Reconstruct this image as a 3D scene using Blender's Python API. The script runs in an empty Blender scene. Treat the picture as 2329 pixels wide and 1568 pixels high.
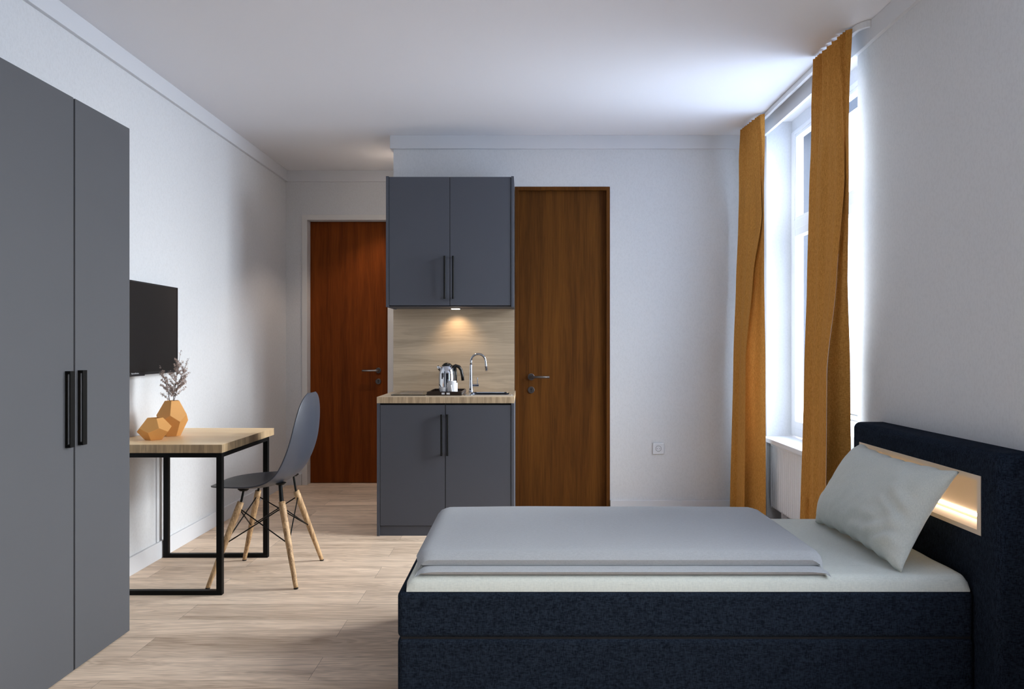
import bpy, bmesh, math, random
from mathutils import Vector, Matrix, noise

# ------------------------------------------------------------------ scene, camera, light
sc = bpy.context.scene
COL = sc.collection
random.seed(7)
PI = math.pi
F, VX, VY, EYE = 1600.0, 1194.0, 790.0, 1.22      # focal length in pixels, vanishing point, eye height

cam_d = bpy.data.cameras.new('camera')
cam = bpy.data.objects.new('camera', cam_d); COL.objects.link(cam)
cam.location = (0, 0, EYE); cam.rotation_euler = (PI/2, 0, 0)
cam_d.sensor_width = 36; cam_d.lens = 36*F/2329
cam_d.shift_x = -(VX-1164.5)/2329; cam_d.shift_y = (VY-784)/2329
cam_d.clip_start = 0.05
sc.camera = cam

sc.view_settings.view_transform = 'Standard'
sc.view_settings.look = 'None'
sc.view_settings.gamma = 1
sc.view_settings.use_curve_mapping = False
sc.view_settings.exposure = 0.10

SKY_BASE, SKY_PEAK, SKY_LOBE, GROUND = 4.3, 50.0, 6.5, 7.5
w = bpy.data.worlds.new('daylight'); sc.world = w; w.use_nodes = True
bg = w.node_tree.nodes['Background']
wn = w.node_tree
tc = wn.nodes.new('ShaderNodeTexCoord'); sx = wn.nodes.new('ShaderNodeSeparateXYZ')
rp = wn.nodes.new('ShaderNodeValToRGB'); mr = wn.nodes.new('ShaderNodeMapRange')
wn.links.new(tc.outputs['Generated'], sx.inputs[0]); wn.links.new(sx.outputs['Z'], mr.inputs['Value'])
mr.inputs['From Min'].default_value = -1; mr.inputs['From Max'].default_value = 1
wn.links.new(mr.outputs[0], rp.inputs[0]); wn.links.new(rp.outputs[0], bg.inputs['Color'])
e = rp.color_ramp.elements
e[0].position = 0.0; e[0].color = (0.52, 0.64, 0.95, 1)
e[1].position = 1.0; e[1].color = (0.55, 0.70, 1.0, 1)
k = e.new(0.46); k.color = (0.60, 0.72, 1.0, 1)
k = e.new(0.54); k.color = (0.62, 0.76, 1.0, 1)
# hazy bright sky straight out of the windows
nm = wn.nodes.new('ShaderNodeVectorMath'); nm.operation = 'DOT_PRODUCT'
nm.inputs[1].default_value = Vector((1.0, 0.12, 0.50)).normalized()
wn.links.new(tc.outputs['Generated'], nm.inputs[0])
mx0 = wn.nodes.new('ShaderNodeMath'); mx0.operation = 'MAXIMUM'; mx0.inputs[1].default_value = 0.0; wn.links.new(nm.outputs['Value'], mx0.inputs[0])
pw = wn.nodes.new('ShaderNodeMath'); pw.operation = 'POWER'; pw.inputs[1].default_value = SKY_LOBE; wn.links.new(mx0.outputs[0], pw.inputs[0])
ma = wn.nodes.new('ShaderNodeMath'); ma.operation = 'MULTIPLY'; ma.inputs[1].default_value = SKY_PEAK
wn.links.new(pw.outputs[0], ma.inputs[0])
bg2 = wn.nodes.new('ShaderNodeBackground'); bg2.inputs['Color'].default_value = (0.98, 0.95, 0.95, 1); wn.links.new(ma.outputs[0], bg2.inputs['Strength'])
bg.inputs['Strength'].default_value = SKY_BASE
# sunlit ground and facades opposite, seen below the horizon
gm = wn.nodes.new('ShaderNodeVectorMath'); gm.operation = 'DOT_PRODUCT'; gm.inputs[1].default_value = Vector((1.0, 0.10, -0.60)).normalized()
wn.links.new(tc.outputs['Generated'], gm.inputs[0])
gx = wn.nodes.new('ShaderNodeMath'); gx.operation = 'MAXIMUM'; gx.inputs[1].default_value = 0.0; wn.links.new(gm.outputs['Value'], gx.inputs[0])
gp = wn.nodes.new('ShaderNodeMath'); gp.operation = 'POWER'; gp.inputs[1].default_value = 8.0; wn.links.new(gx.outputs[0], gp.inputs[0])
gs = wn.nodes.new('ShaderNodeMath'); gs.operation = 'MULTIPLY'; gs.inputs[1].default_value = GROUND; wn.links.new(gp.outputs[0], gs.inputs[0])
bg3 = wn.nodes.new('ShaderNodeBackground'); bg3.inputs['Color'].default_value = (0.66, 0.78, 1.0, 1); wn.links.new(gs.outputs[0], bg3.inputs['Strength'])
ad2 = wn.nodes.new('ShaderNodeAddShader'); wn.links.new(bg2.outputs[0], ad2.inputs[0]); wn.links.new(bg3.outputs[0], ad2.inputs[1])
add = wn.nodes.new('ShaderNodeAddShader'); wn.links.new(bg.outputs[0], add.inputs[0]); wn.links.new(ad2.outputs[0], add.inputs[1])
wn.links.new(add.outputs[0], wn.nodes['World Output'].inputs['Surface'])

def portal(name, x, y0, y1, z0, z1):
    d = bpy.data.lights.new(name, 'AREA'); d.shape = 'RECTANGLE'
    d.size = z1-z0; d.size_y = y1-y0; d.cycles.is_portal = True
    o = bpy.data.objects.new(name, d); COL.objects.link(o)
    o.location = (x, (y0+y1)/2, (z0+z1)/2); o.rotation_euler = (0, PI/2, 0)
portal('daylight_portal', 2.045, 3.532, 4.863, 0.60, 2.70)
portal('daylight_portal_near', 2.045, 0.90, 2.05, 0.60, 2.70)

# ------------------------------------------------------------------ materials
MATS = {}
def new_mat(name):
    m = bpy.data.materials.new(name); m.use_nodes = True
    MATS[name] = m
    return m, m.node_tree, m.node_tree.nodes['Principled BSDF']

def srgb(r, g, b):
    f = lambda c: ((c/255)/12.92 if c/255 <= 0.04045 else ((c/255+0.055)/1.055)**2.4)
    return (f(r), f(g), f(b), 1)

def plain(name, col, rough=0.5, metal=0.0, spec=0.5, bump=0.0, bscale=200, var=0.0, vscale=6):
    m, nt, b = new_mat(name)
    b.inputs['Base Color'].default_value = col
    b.inputs['Roughness'].default_value = rough
    b.inputs['Metallic'].default_value = metal
    b.inputs['Specular IOR Level'].default_value = spec
    t = nt.nodes.new('ShaderNodeTexCoord')
    if bump > 0:
        n = nt.nodes.new('ShaderNodeTexNoise'); n.inputs['Scale'].default_value = bscale; n.inputs['Detail'].default_value = 3
        bp = nt.nodes.new('ShaderNodeBump'); bp.inputs['Strength'].default_value = bump; bp.inputs['Distance'].default_value = 0.002
        nt.links.new(t.outputs['Object'], n.inputs['Vector']); nt.links.new(n.outputs['Fac'], bp.inputs['Height'])
        nt.links.new(bp.outputs[0], b.inputs['Normal'])
    if var > 0:
        n = nt.nodes.new('ShaderNodeTexNoise'); n.inputs['Scale'].default_value = vscale; n.inputs['Detail'].default_value = 4
        nt.links.new(t.outputs['Object'], n.inputs['Vector'])
        r = nt.nodes.new('ShaderNodeValToRGB')
        r.color_ramp.elements[0].position = 0.35; r.color_ramp.elements[1].position = 0.65
        r.color_ramp.elements[0].color = tuple(c*(1-var) for c in col[:3])+(1,)
        r.color_ramp.elements[1].color = tuple(min(1, c*(1+var)) for c in col[:3])+(1,)
        nt.links.new(n.outputs['Fac'], r.inputs[0]); nt.links.new(r.outputs[0], b.inputs['Base Color'])
    return m

def wall_mat(name, col, amt=0.03):
    m, nt, b = new_mat(name)
    b.inputs['Roughness'].default_value = 0.9; b.inputs['Specular IOR Level'].default_value = 0.15
    t = nt.nodes.new('ShaderNodeTexCoord')
    mp = nt.nodes.new('ShaderNodeMapping'); mp.inputs['Scale'].default_value = (1, 1, 0.6)
    nt.links.new(t.outputs['Object'], mp.inputs[0])
    n = nt.nodes.new('ShaderNodeTexNoise'); n.inputs['Scale'].default_value = 110; n.inputs['Detail'].default_value = 4; n.inputs['Roughness'].default_value = 0.65
    nt.links.new(mp.outputs[0], n.inputs['Vector'])
    r = nt.nodes.new('ShaderNodeValToRGB')
    r.color_ramp.elements[0].position = 0.36; r.color_ramp.elements[1].position = 0.56
    r.color_ramp.elements[0].color = tuple(c*(1-2.2*amt) for c in col[:3])+(1,)
    r.color_ramp.elements[1].color = tuple(min(1, c*(1+0.4*amt)) for c in col[:3])+(1,)
    nt.links.new(n.outputs['Fac'], r.inputs[0]); nt.links.new(r.outputs[0], b.inputs['Base Color'])
    bp = nt.nodes.new('ShaderNodeBump'); bp.inputs['Strength'].default_value = 0.12; bp.inputs['Distance'].default_value = 0.002
    nt.links.new(n.outputs['Fac'], bp.inputs['Height']); nt.links.new(bp.outputs[0], b.inputs['Normal'])
    return m

def wood(name, dark, light, grain='X', rough=0.5, scale=1.0, contrast=(0.3, 0.7), ring=0.5, spec=0.4, fine=0.35):
    """grain: the axis along which the fibres run"""
    m, nt, b = new_mat(name)
    b.inputs['Roughness'].default_value = rough; b.inputs['Specular IOR Level'].default_value = spec
    t = nt.nodes.new('ShaderNodeTexCoord')
    def mapped(s_long, s_cross):
        mp = nt.nodes.new('ShaderNodeMapping')
        v = [s_cross]*3; v['XYZ'.index(grain)] = s_long
        mp.inputs['Scale'].default_value = v
        nt.links.new(t.outputs['Object'], mp.inputs[0]); return mp
    m1 = mapped(0.55*scale, 9*scale)
    n1 = nt.nodes.new('ShaderNodeTexNoise'); n1.inputs['Scale'].default_value = 1; n1.inputs['Detail'].default_value = 5; n1.inputs['Roughness'].default_value = 0.6; n1.inputs['Distortion'].default_value = 0.6
    nt.links.new(m1.outputs[0], n1.inputs['Vector'])
    m2 = mapped(3*scale, 190*scale)
    n2 = nt.nodes.new('ShaderNodeTexNoise'); n2.inputs['Scale'].default_value = 1; n2.inputs['Detail'].default_value = 3
    nt.links.new(m2.outputs[0], n2.inputs['Vector'])
    # growth rings: sine of the coarse noise
    ml = nt.nodes.new('ShaderNodeMath'); ml.operation = 'MULTIPLY'; ml.inputs[1].default_value = 60
    sn = nt.nodes.new('ShaderNodeMath'); sn.operation = 'SINE'
    nt.links.new(n1.outputs['Fac'], ml.inputs[0]); nt.links.new(ml.outputs[0], sn.inputs[0])
    a = nt.nodes.new('ShaderNodeMath'); a.operation = 'MULTIPLY_ADD'; a.inputs[1].default_value = 0.12*ring
    nt.links.new(sn.outputs[0], a.inputs[0]); nt.links.new(n1.outputs['Fac'], a.inputs[2])
    s2 = nt.nodes.new('ShaderNodeMath'); s2.operation = 'SUBTRACT'; s2.inputs[1].default_value = 0.5
    nt.links.new(n2.outputs['Fac'], s2.inputs[0])
    a2 = nt.nodes.new('ShaderNodeMath'); a2.operation = 'MULTIPLY_ADD'; a2.inputs[1].default_value = fine*2
    nt.links.new(s2.outputs[0], a2.inputs[0]); nt.links.new(a.outputs[0], a2.inputs[2])
    r = nt.nodes.new('ShaderNodeValToRGB')
    r.color_ramp.elements[0].position = contrast[0]; r.color_ramp.elements[1].position = contrast[1]
    r.color_ramp.elements[0].color = dark; r.color_ramp.elements[1].color = light
    nt.links.new(a2.outputs[0], r.inputs[0]); nt.links.new(r.outputs[0], b.inputs['Base Color'])
    bp = nt.nodes.new('ShaderNodeBump'); bp.inputs['Strength'].default_value = 0.15; bp.inputs['Distance'].default_value = 0.001
    nt.links.new(n2.outputs['Fac'], bp.inputs['Height']); nt.links.new(bp.outputs[0], b.inputs['Normal'])
    return m

def floor_mat():
    m, nt, b = new_mat('floor_planks')
    b.inputs['Roughness'].default_value = 0.55; b.inputs['Specular IOR Level'].default_value = 0.35
    L = nt.links
    t = nt.nodes.new('ShaderNodeTexCoord')
    mp = nt.nodes.new('ShaderNodeMapping'); mp.inputs['Location'].default_value = (0.35, 0.085, 0)
    L.new(t.outputs['Object'], mp.inputs[0])
    br = nt.nodes.new('ShaderNodeTexBrick')
    br.offset = 0.37; br.offset_frequency = 2; br.squash = 1
    br.inputs['Scale'].default_value = 1; br.inputs['Brick Width'].default_value = 1.2; br.inputs['Row Height'].default_value = 0.19
    br.inputs['Mortar Size'].default_value = 0.0007; br.inputs['Mortar Smooth'].default_value = 0.3; br.inputs['Bias'].default_value = 0
    br.inputs['Color1'].default_value = (0, 0, 0, 1); br.inputs['Color2'].default_value = (1, 1, 1, 1); br.inputs['Mortar'].default_value = (0.4, 0.4, 0.4, 1)
    L.new(mp.outputs[0], br.inputs['Vector'])
    # plank id shifts the grain
    sc1 = nt.nodes.new('ShaderNodeVectorMath'); sc1.operation = 'SCALE'; sc1.inputs['Scale'].default_value = 37.0
    L.new(br.outputs['Color'], sc1.inputs[0])
    ad = nt.nodes.new('ShaderNodeVectorMath'); ad.operation = 'ADD'
    L.new(t.outputs['Object'], ad.inputs[0]); L.new(sc1.outputs[0], ad.inputs[1])
    def stretched(sx_, sy_):
        q = nt.nodes.new('ShaderNodeMapping'); q.inputs['Scale'].default_value = (sx_, sy_, 1); L.new(ad.outputs[0], q.inputs[0]); return q
    q1 = stretched(0.9, 9); n1 = nt.nodes.new('ShaderNodeTexNoise'); n1.inputs['Scale'].default_value = 1; n1.inputs['Detail'].default_value = 4; n1.inputs['Distortion'].default_value = 0.8
    L.new(q1.outputs[0], n1.inputs['Vector'])
    ml = nt.nodes.new('ShaderNodeMath'); ml.operation = 'MULTIPLY'; ml.inputs[1].default_value = 110
    sn = nt.nodes.new('ShaderNodeMath'); sn.operation = 'SINE'
    L.new(n1.outputs['Fac'], ml.inputs[0]); L.new(ml.outputs[0], sn.inputs[0])
    q2 = stretched(9, 210); n2 = nt.nodes.new('ShaderNodeTexNoise'); n2.inputs['Scale'].default_value = 1; n2.inputs['Detail'].default_value = 4
    L.new(q2.outputs[0], n2.inputs['Vector'])
    def madd(x, k_, y):
        a = nt.nodes.new('ShaderNodeMath'); a.operation = 'MULTIPLY_ADD'; a.inputs[1].default_value = k_
        L.new(x, a.inputs[0])
        if isinstance(y, float): a.inputs[2].default_value = y
        else: L.new(y, a.inputs[2])
        return a.outputs[0]
    v = madd(sn.outputs[0], 0.06, 0.15)
    v = madd(n1.outputs['Fac'], 0.7, v)
    v = madd(n2.outputs['Fac'], 0.5, v)
    v = madd(br.outputs['Color'], 0.13, v)
    r = nt.nodes.new('ShaderNodeValToRGB')
    r.color_ramp.elements[0].position = 0.52; r.color_ramp.elements[1].position = 1.02
    r.color_ramp.elements[0].color = srgb(162, 138, 116); r.color_ramp.elements[1].color = srgb(242, 218, 194)
    L.new(v, r.inputs[0])
    mx = nt.nodes.new('ShaderNodeMix'); mx.data_type = 'RGBA'; mx.inputs[7].default_value = srgb(95, 82, 75)
    L.new(br.outputs['Fac'], mx.inputs[0]); L.new(r.outputs[0], mx.inputs[6]); L.new(mx.outputs[2], b.inputs['Base Color'])
    bp = nt.nodes.new('ShaderNodeBump'); bp.inputs['Strength'].default_value = 0.2; bp.inputs['Distance'].default_value = 0.001
    L.new(n2.outputs['Fac'], bp.inputs['Height']); L.new(bp.outputs[0], b.inputs['Normal'])
    return m

def fabric(name, c1, c2, scale=350, rough=0.95, bump=0.5, sheen=0.0, stretch=(1, 1, 1), spec=0.1, big=0.0, slub=0.0):
    """two crossing thread directions"""
    m, nt, b = new_mat(name); L = nt.links
    b.inputs['Roughness'].default_value = rough; b.inputs['Specular IOR Level'].default_value = spec
    if sheen: b.inputs['Sheen Weight'].default_value = sheen
    t = nt.nodes.new('ShaderNodeTexCoord')
    outs = []
    for v in ((scale*0.15, scale, scale*0.5), (scale, scale*0.5, scale*0.12)):
        mp = nt.nodes.new('ShaderNodeMapping'); mp.inputs['Scale'].default_value = tuple(a*s for a, s in zip(v, stretch)); L.new(t.outputs['Object'], mp.inputs[0])
        n = nt.nodes.new('ShaderNodeTexNoise'); n.inputs['Scale'].default_value = 1; n.inputs['Detail'].default_value = 2
        L.new(mp.outputs[0], n.inputs['Vector']); outs.append(n.outputs['Fac'])
    a = nt.nodes.new('ShaderNodeMath'); a.operation = 'ADD'; L.new(outs[0], a.inputs[0]); L.new(outs[1], a.inputs[1])
    h = nt.nodes.new('ShaderNodeMath'); h.operation = 'MULTIPLY'; h.inputs[1].default_value = 0.5; L.new(a.outputs[0], h.inputs[0])
    res = h.outputs[0]
    if big:
        n = nt.nodes.new('ShaderNodeTexNoise'); n.inputs['Scale'].default_value = 22; n.inputs['Detail'].default_value = 4
        L.new(t.outputs['Object'], n.inputs['Vector'])
        a = nt.nodes.new('ShaderNodeMath'); a.operation = 'MULTIPLY_ADD'; a.inputs[1].default_value = big
        L.new(n.outputs['Fac'], a.inputs[0]); L.new(res, a.inputs[2])
        s_ = nt.nodes.new('ShaderNodeMath'); s_.operation = 'SUBTRACT'; s_.inputs[1].default_value = big*0.5; L.new(a.outputs[0], s_.inputs[0]); res = s_.outputs[0]
    r = nt.nodes.new('ShaderNodeValToRGB')
    r.color_ramp.elements[0].position = 0.38; r.color_ramp.elements[1].position = 0.62
    r.color_ramp.elements[0].color = c1; r.color_ramp.elements[1].color = c2
    L.new(res, r.inputs[0])
    out = r.outputs[0]
    if slub:
        mp = nt.nodes.new('ShaderNodeMapping'); mp.inputs['Scale'].default_value = (8, 90, 120); L.new(t.outputs['Object'], mp.inputs[0])
        n = nt.nodes.new('ShaderNodeTexNoise'); n.inputs['Scale'].default_value = 1; n.inputs['Detail'].default_value = 1; L.new(mp.outputs[0], n.inputs['Vector'])
        rr = nt.nodes.new('ShaderNodeValToRGB'); rr.color_ramp.elements[0].position = 0.24; rr.color_ramp.elements[1].position = 0.29
        rr.color_ramp.elements[0].color = (1-slub,)*3+(1,); rr.color_ramp.elements[1].color = (1, 1, 1, 1); L.new(n.outputs['Fac'], rr.inputs[0])
        mx = nt.nodes.new('ShaderNodeMix'); mx.data_type = 'RGBA'; mx.blend_type = 'MULTIPLY'; mx.inputs[0].default_value = 1
        L.new(out, mx.inputs[6]); L.new(rr.outputs[0], mx.inputs[7]); out = mx.outputs[2]
    L.new(out, b.inputs['Base Color'])
    bp = nt.nodes.new('ShaderNodeBump'); bp.inputs['Strength'].default_value = bump; bp.inputs['Distance'].default_value = 0.0008
    L.new(h.outputs[0], bp.inputs['Height']); L.new(bp.outputs[0], b.inputs['Normal'])
    return m

def emit(name, col, strength):
    m, nt, b = new_mat(name)
    b.inputs['Base Color'].default_value = col
    b.inputs['Emission Color'].default_value = col; b.inputs['Emission Strength'].default_value = strength
    return m

def glass_pane():
    m = bpy.data.materials.new('window_glass'); m.use_nodes = True; nt = m.node_tree
    nt.nodes.remove(nt.nodes['Principled BSDF'])
    tr = nt.nodes.new('ShaderNodeBsdfTransparent'); tr.inputs[0].default_value = (0.94, 0.97, 0.97, 1)
    gl = nt.nodes.new('ShaderNodeBsdfGlossy'); gl.inputs['Roughness'].default_value = 0.02
    mx = nt.nodes.new('ShaderNodeMixShader')
    mx.inputs[0].default_value = 0.045
    nt.links.new(tr.outputs[0], mx.inputs[1]); nt.links.new(gl.outputs[0], mx.inputs[2])
    nt.links.new(mx.outputs[0], nt.nodes['Material Output'].inputs['Surface'])
    return m

ADDED_LINING_SIDE = 6
M_WALL = wall_mat('wall_plaster', (0.68, 0.69, 0.71, 1), 0.022)
M_FRONT = plain('bounce_absorbing_dark', (0.08, 0.085, 0.10, 1), 0.9, spec=0.1)  # unseen wall behind the viewer, coloured dark to soak up bounced light
M_CEIL = plain('ceiling_paint', (0.80, 0.80, 0.83, 1), 0.95, spec=0.1)
M_TRIM = plain('trim_paint', (0.68, 0.69, 0.72, 1), 0.6, spec=0.3)
M_CASING = plain('door_casing_paint', (0.72, 0.71, 0.70, 1), 0.5, spec=0.3)
M_FLOOR = floor_mat()
M_WINFR = plain('window_paint', (0.80, 0.81, 0.84, 1), 0.4)
M_GLASS = glass_pane()
M_LACQ = plain('grey_blue_lacquer', srgb(77, 80, 89), 0.55, spec=0.35, var=0.02, vscale=1.5)
M_WLACQ = plain('grey_lacquer', srgb(84, 85, 89), 0.6, spec=0.3, var=0.02, vscale=1.5)
M_BLACK = plain('matt_black_metal', (0.003, 0.003, 0.003, 1), 0.5, spec=0.15)
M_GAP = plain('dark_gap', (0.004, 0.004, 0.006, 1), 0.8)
M_OAKX = wood('pale_oak_across', srgb(160, 143, 121), srgb(198, 179, 154), 'X', 0.5, 1.3, (0.3, 0.72), 0.35, fine=0.18)
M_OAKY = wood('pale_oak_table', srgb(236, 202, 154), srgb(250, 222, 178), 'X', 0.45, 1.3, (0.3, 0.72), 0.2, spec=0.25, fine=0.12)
M_OAKEDGE = wood('pale_oak_edge', srgb(150, 130, 105), srgb(205, 182, 150), 'Z', 0.55, 3.5, (0.3, 0.7), 0.2, fine=0.35)
M_TABEDGE = wood('table_edge_oak_shaded', srgb(140, 118, 92), srgb(196, 168, 130), 'Z', 0.55, 3.5, (0.3, 0.7), 0.2, fine=0.35)  # tabletop sides darkened in colour to stand for shade on the front
M_DOORA = wood('red_brown_veneer', srgb(92, 42, 8), srgb(134, 66, 18), 'Z', 0.65, 1.6, (0.25, 0.75), 0.12, spec=0.12, fine=0.35)
M_DOORB = wood('walnut_veneer', srgb(72, 40, 12), srgb(106, 65, 22), 'Z', 0.65, 1.6, (0.25, 0.75), 0.15, spec=0.12, fine=0.35)
M_LEG = wood('ash_leg', srgb(130, 98, 66), srgb(214, 178, 134), 'Z', 0.5, 3.0, (0.3, 0.7), 0.8, fine=0.3)
M_SHELL = plain('grey_shell_plastic', srgb(52, 56, 67), 0.42, spec=0.5)
M_STEEL = plain('brushed_steel', (0.45, 0.45, 0.46, 1), 0.28, metal=1.0)
M_BASIN = plain('basin_steel_shaded', (0.10, 0.11, 0.14, 1), 0.3, metal=0.9)  # steel darkened in colour for the dim reflections inside the bowl
M_BRONZE = plain('dull_bronze', (0.11, 0.095, 0.09, 1), 0.42, metal=0.8)
M_CHROME = plain('chrome', (0.62, 0.65, 0.70, 1), 0.06, metal=1.0)
M_TVFR = plain('television_plastic', (0.012, 0.012, 0.014, 1), 0.4)
M_SCREEN = plain('television_screen', (0.010, 0.009, 0.009, 1), 0.16, spec=0.45)
M_LOGO = plain('grey_print', (0.35, 0.35, 0.37, 1), 0.5)
M_VASE = plain('ochre_ceramic', srgb(222, 162, 94), 0.6, spec=0.3)
M_TWIG = plain('dark_twig', (0.03, 0.022, 0.02, 1), 0.8)
M_BLOS = plain('dry_blossom', srgb(196, 176, 166), 0.9, var=0.25, vscale=90)
M_NAVY = fabric('navy_upholstery', srgb(16, 21, 30), srgb(40, 48, 60), 520, bump=0.6, spec=0.04, big=0.12)
M_LINEN = fabric('grey_green_linen', srgb(202, 206, 200), srgb(215, 218, 211), 500, bump=0.15, spec=0.1, slub=0.07)
M_DUVET = fabric('off_white_cotton', srgb(164, 166, 169), srgb(174, 176, 179), 600, bump=0.08, spec=0.15)
M_CURT = fabric('ochre_curtain_weave', srgb(180, 124, 58), srgb(212, 154, 80), 420, bump=0.4, spec=0.08, stretch=(1, 1, 1))
# unseen pale lining added on the window side to keep bounced light neutral
nt = M_CURT.node_tree; pb = nt.nodes['Principled BSDF']; src = pb.inputs['Base Color'].links[0].from_socket
ge = nt.nodes.new('ShaderNodeNewGeometry'); mxl = nt.nodes.new('ShaderNodeMix'); mxl.data_type = 'RGBA'; mxl.inputs[ADDED_LINING_SIDE].default_value = (0.62, 0.62, 0.62, 1)
nt.links.new(ge.outputs['Backfacing'], mxl.inputs[0]); nt.links.new(src, mxl.inputs[13-ADDED_LINING_SIDE]); nt.links.new(mxl.outputs[2], pb.inputs['Base Color'])
M_BEIGE = plain('beige_niche_lining', srgb(214, 200, 182), 0.6)
M_LED = emit('warm_led', (1.0, 0.80, 0.60, 1), 17)
M_KLED = emit('cupboard_led', (1.0, 0.90, 0.76, 1), 14)
M_HLED = emit('hall_lamp_glow', (1.0, 0.85, 0.68, 1), 2.0)
M_WHITEC = plain('white_ceramic', (0.60, 0.61, 0.64, 1), 0.15)
M_TRAY = plain('dark_brown_lacquer', (0.018, 0.010, 0.007, 1), 0.3)
M_HOB = plain('hob_glass', (0.012, 0.011, 0.010, 1), 0.08)
M_BLKPL = plain('black_plastic', (0.01, 0.01, 0.01, 1), 0.25)
M_RAD = plain('radiator_enamel', (0.88, 0.88, 0.90, 1), 0.35)
M_SOCK = plain('socket_plastic', (0.70, 0.72, 0.76, 1), 0.3)
M_SOCKD = plain('socket_shade', (0.18, 0.19, 0.22, 1), 0.6)
M_OUT = plain('outer_wall_darkened', (0.10, 0.105, 0.12, 1), 0.9, spec=0.1)  # outer wall colour darkened so its reveal looks grey under the overbright sky
M_GUARD = plain('guard_rail_paint', (0.12, 0.12, 0.12, 1), 0.6)

# ------------------------------------------------------------------ helpers
ORG = {}
def link(o):
    COL.objects.link(o)
def obj(name, bm, mat, parent=None, smooth=False, bevel=0.0, bseg=2, label=None, origin=None, kind=None):
    """all geometry is written in room coordinates; the mesh is moved to its parent's origin"""
    me = bpy.data.meshes.new(name)
    bmesh.ops.recalc_face_normals(bm, faces=bm.faces[:])
    org = ORG[parent.name] if parent else Vector(origin if origin else (0, 0, 0))
    bmesh.ops.translate(bm, verts=bm.verts[:], vec=-org)
    bm.to_mesh(me); bm.free()
    mats = mat if isinstance(mat, (list, tuple)) else [mat]
    for mm in mats: me.materials.append(mm)
    if smooth:
        for p in me.polygons: p.use_smooth = True
    o = bpy.data.objects.new(name, me); link(o)
    if parent: o.parent = parent
    else: o.location = org
    ORG[o.name] = org
    if bevel:
        md = o.modifiers.new('bevel', 'BEVEL'); md.width = bevel; md.segments = bseg; md.limit_method = 'ANGLE'; md.angle_limit = 0.6
        md.harden_normals = False
    if label: o['label'] = label
    if kind: o['kind'] = kind
    return o
def thing(name, label, cat, loc, group=None):
    o = bpy.data.objects.new(name, None); link(o); o.location = loc; o.empty_display_size = 0.1
    ORG[o.name] = Vector(loc)
    o['label'] = label; o['category'] = cat
    if group: o['group'] = group
    return o
def tag(o, label, cat, group=None):
    o['label'] = label; o['category'] = cat
    if group: o['group'] = group
    return o
def struct_empty(name, loc=(0, 0, 0)):
    o = bpy.data.objects.new(name, None); link(o); o.location = loc; o['kind'] = 'structure'; ORG[o.name] = Vector(loc); return o
def struct(name, bm, mat, **kw):
    o = obj(name, bm, mat, **kw); o['kind'] = 'structure'; return o

def box(bm, x0, x1, y0, y1, z0, z1, mi=0):
    vs = [bm.verts.new(p) for p in ((x0, y0, z0), (x1, y0, z0), (x1, y1, z0), (x0, y1, z0), (x0, y0, z1), (x1, y0, z1), (x1, y1, z1), (x0, y1, z1))]
    for f in ((0, 3, 2, 1), (4, 5, 6, 7), (0, 1, 5, 4), (1, 2, 6, 5), (2, 3, 7, 6), (3, 0, 4, 7)):
        bm.faces.new([vs[i] for i in f]).material_index = mi
    return vs
def B(*boxes):
    bm = bmesh.new()
    for b in boxes: box(bm, *b)
    return bm
def frame_at(d):
    d = d.normalized(); up = Vector((0, 0, 1)) if abs(d.z) < 0.95 else Vector((1, 0, 0))
    a = d.cross(up).normalized(); return a, a.cross(d).normalized()
def tube(bm, pts, rad, seg=12, cap=True, flat=1.0):
    pts = [Vector(p) for p in pts]; n = len(pts)
    if not isinstance(rad, (list, tuple)): rad = [rad]*n
    rings = []; a = None
    for i, p in enumerate(pts):
        d = (pts[min(i+1, n-1)]-pts[max(i-1, 0)]).normalized()
        if a is None: a, b = frame_at(d)
        else:
            a = (a-d*a.dot(d)).normalized(); b = a.cross(d).normalized()
        rings.append([bm.verts.new(p+a*(math.cos(2*PI*k/seg)*rad[i])+b*(math.sin(2*PI*k/seg)*rad[i]*flat)) for k in range(seg)])
    for i in range(n-1):
        for k in range(seg):
            bm.faces.new((rings[i][k], rings[i][(k+1) % seg], rings[i+1][(k+1) % seg], rings[i+1][k]))
    if cap:
        bm.faces.new(rings[0][::-1]); bm.faces.new(rings[-1])
def lathe(bm, cx, cy, prof, seg=32, axis='Z', close=True):
    """prof: list of (radius, height); axis Z upright, Y pointing into the room depth"""
    rings = []
    for r, h in prof:
        ring = []
        for k in range(seg):
            c, s = math.cos(2*PI*k/seg)*r, math.sin(2*PI*k/seg)*r
            ring.append(bm.verts.new((cx+c, cy+s, h) if axis == 'Z' else (cx+c, h, cy+s)))
        rings.append(ring)
    for i in range(len(rings)-1):
        for k in range(seg):
            bm.faces.new((rings[i][k], rings[i][(k+1) % seg], rings[i+1][(k+1) % seg], rings[i+1][k]))
    if close:
        bm.faces.new(rings[0][::-1]); bm.faces.new(rings[-1])
def arc(cx, cz, r, a0, a1, n, y):
    return [(cx+r*math.cos(a0+(a1-a0)*i/n), y, cz+r*math.sin(a0+(a1-a0)*i/n)) for i in range(n+1)]
def grid_surface(bm, nu, nv, fn, closed_u=False):
    g = [[bm.verts.new(fn(i/(nu-1), j/(nv-1))) for j in range(nv)] for i in range(nu)]
    for i in range(nu-1):
        for j in range(nv-1):
            bm.faces.new((g[i][j], g[i+1][j], g[i+1][j+1], g[i][j+1]))
    return g
def smooth_mod(o, lv=1):
    md = o.modifiers.new('subdivision', 'SUBSURF'); md.levels = lv; md.render_levels = lv
def sstep(t):
    t = max(0, min(1, t)); return t*t*(3-2*t)

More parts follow.
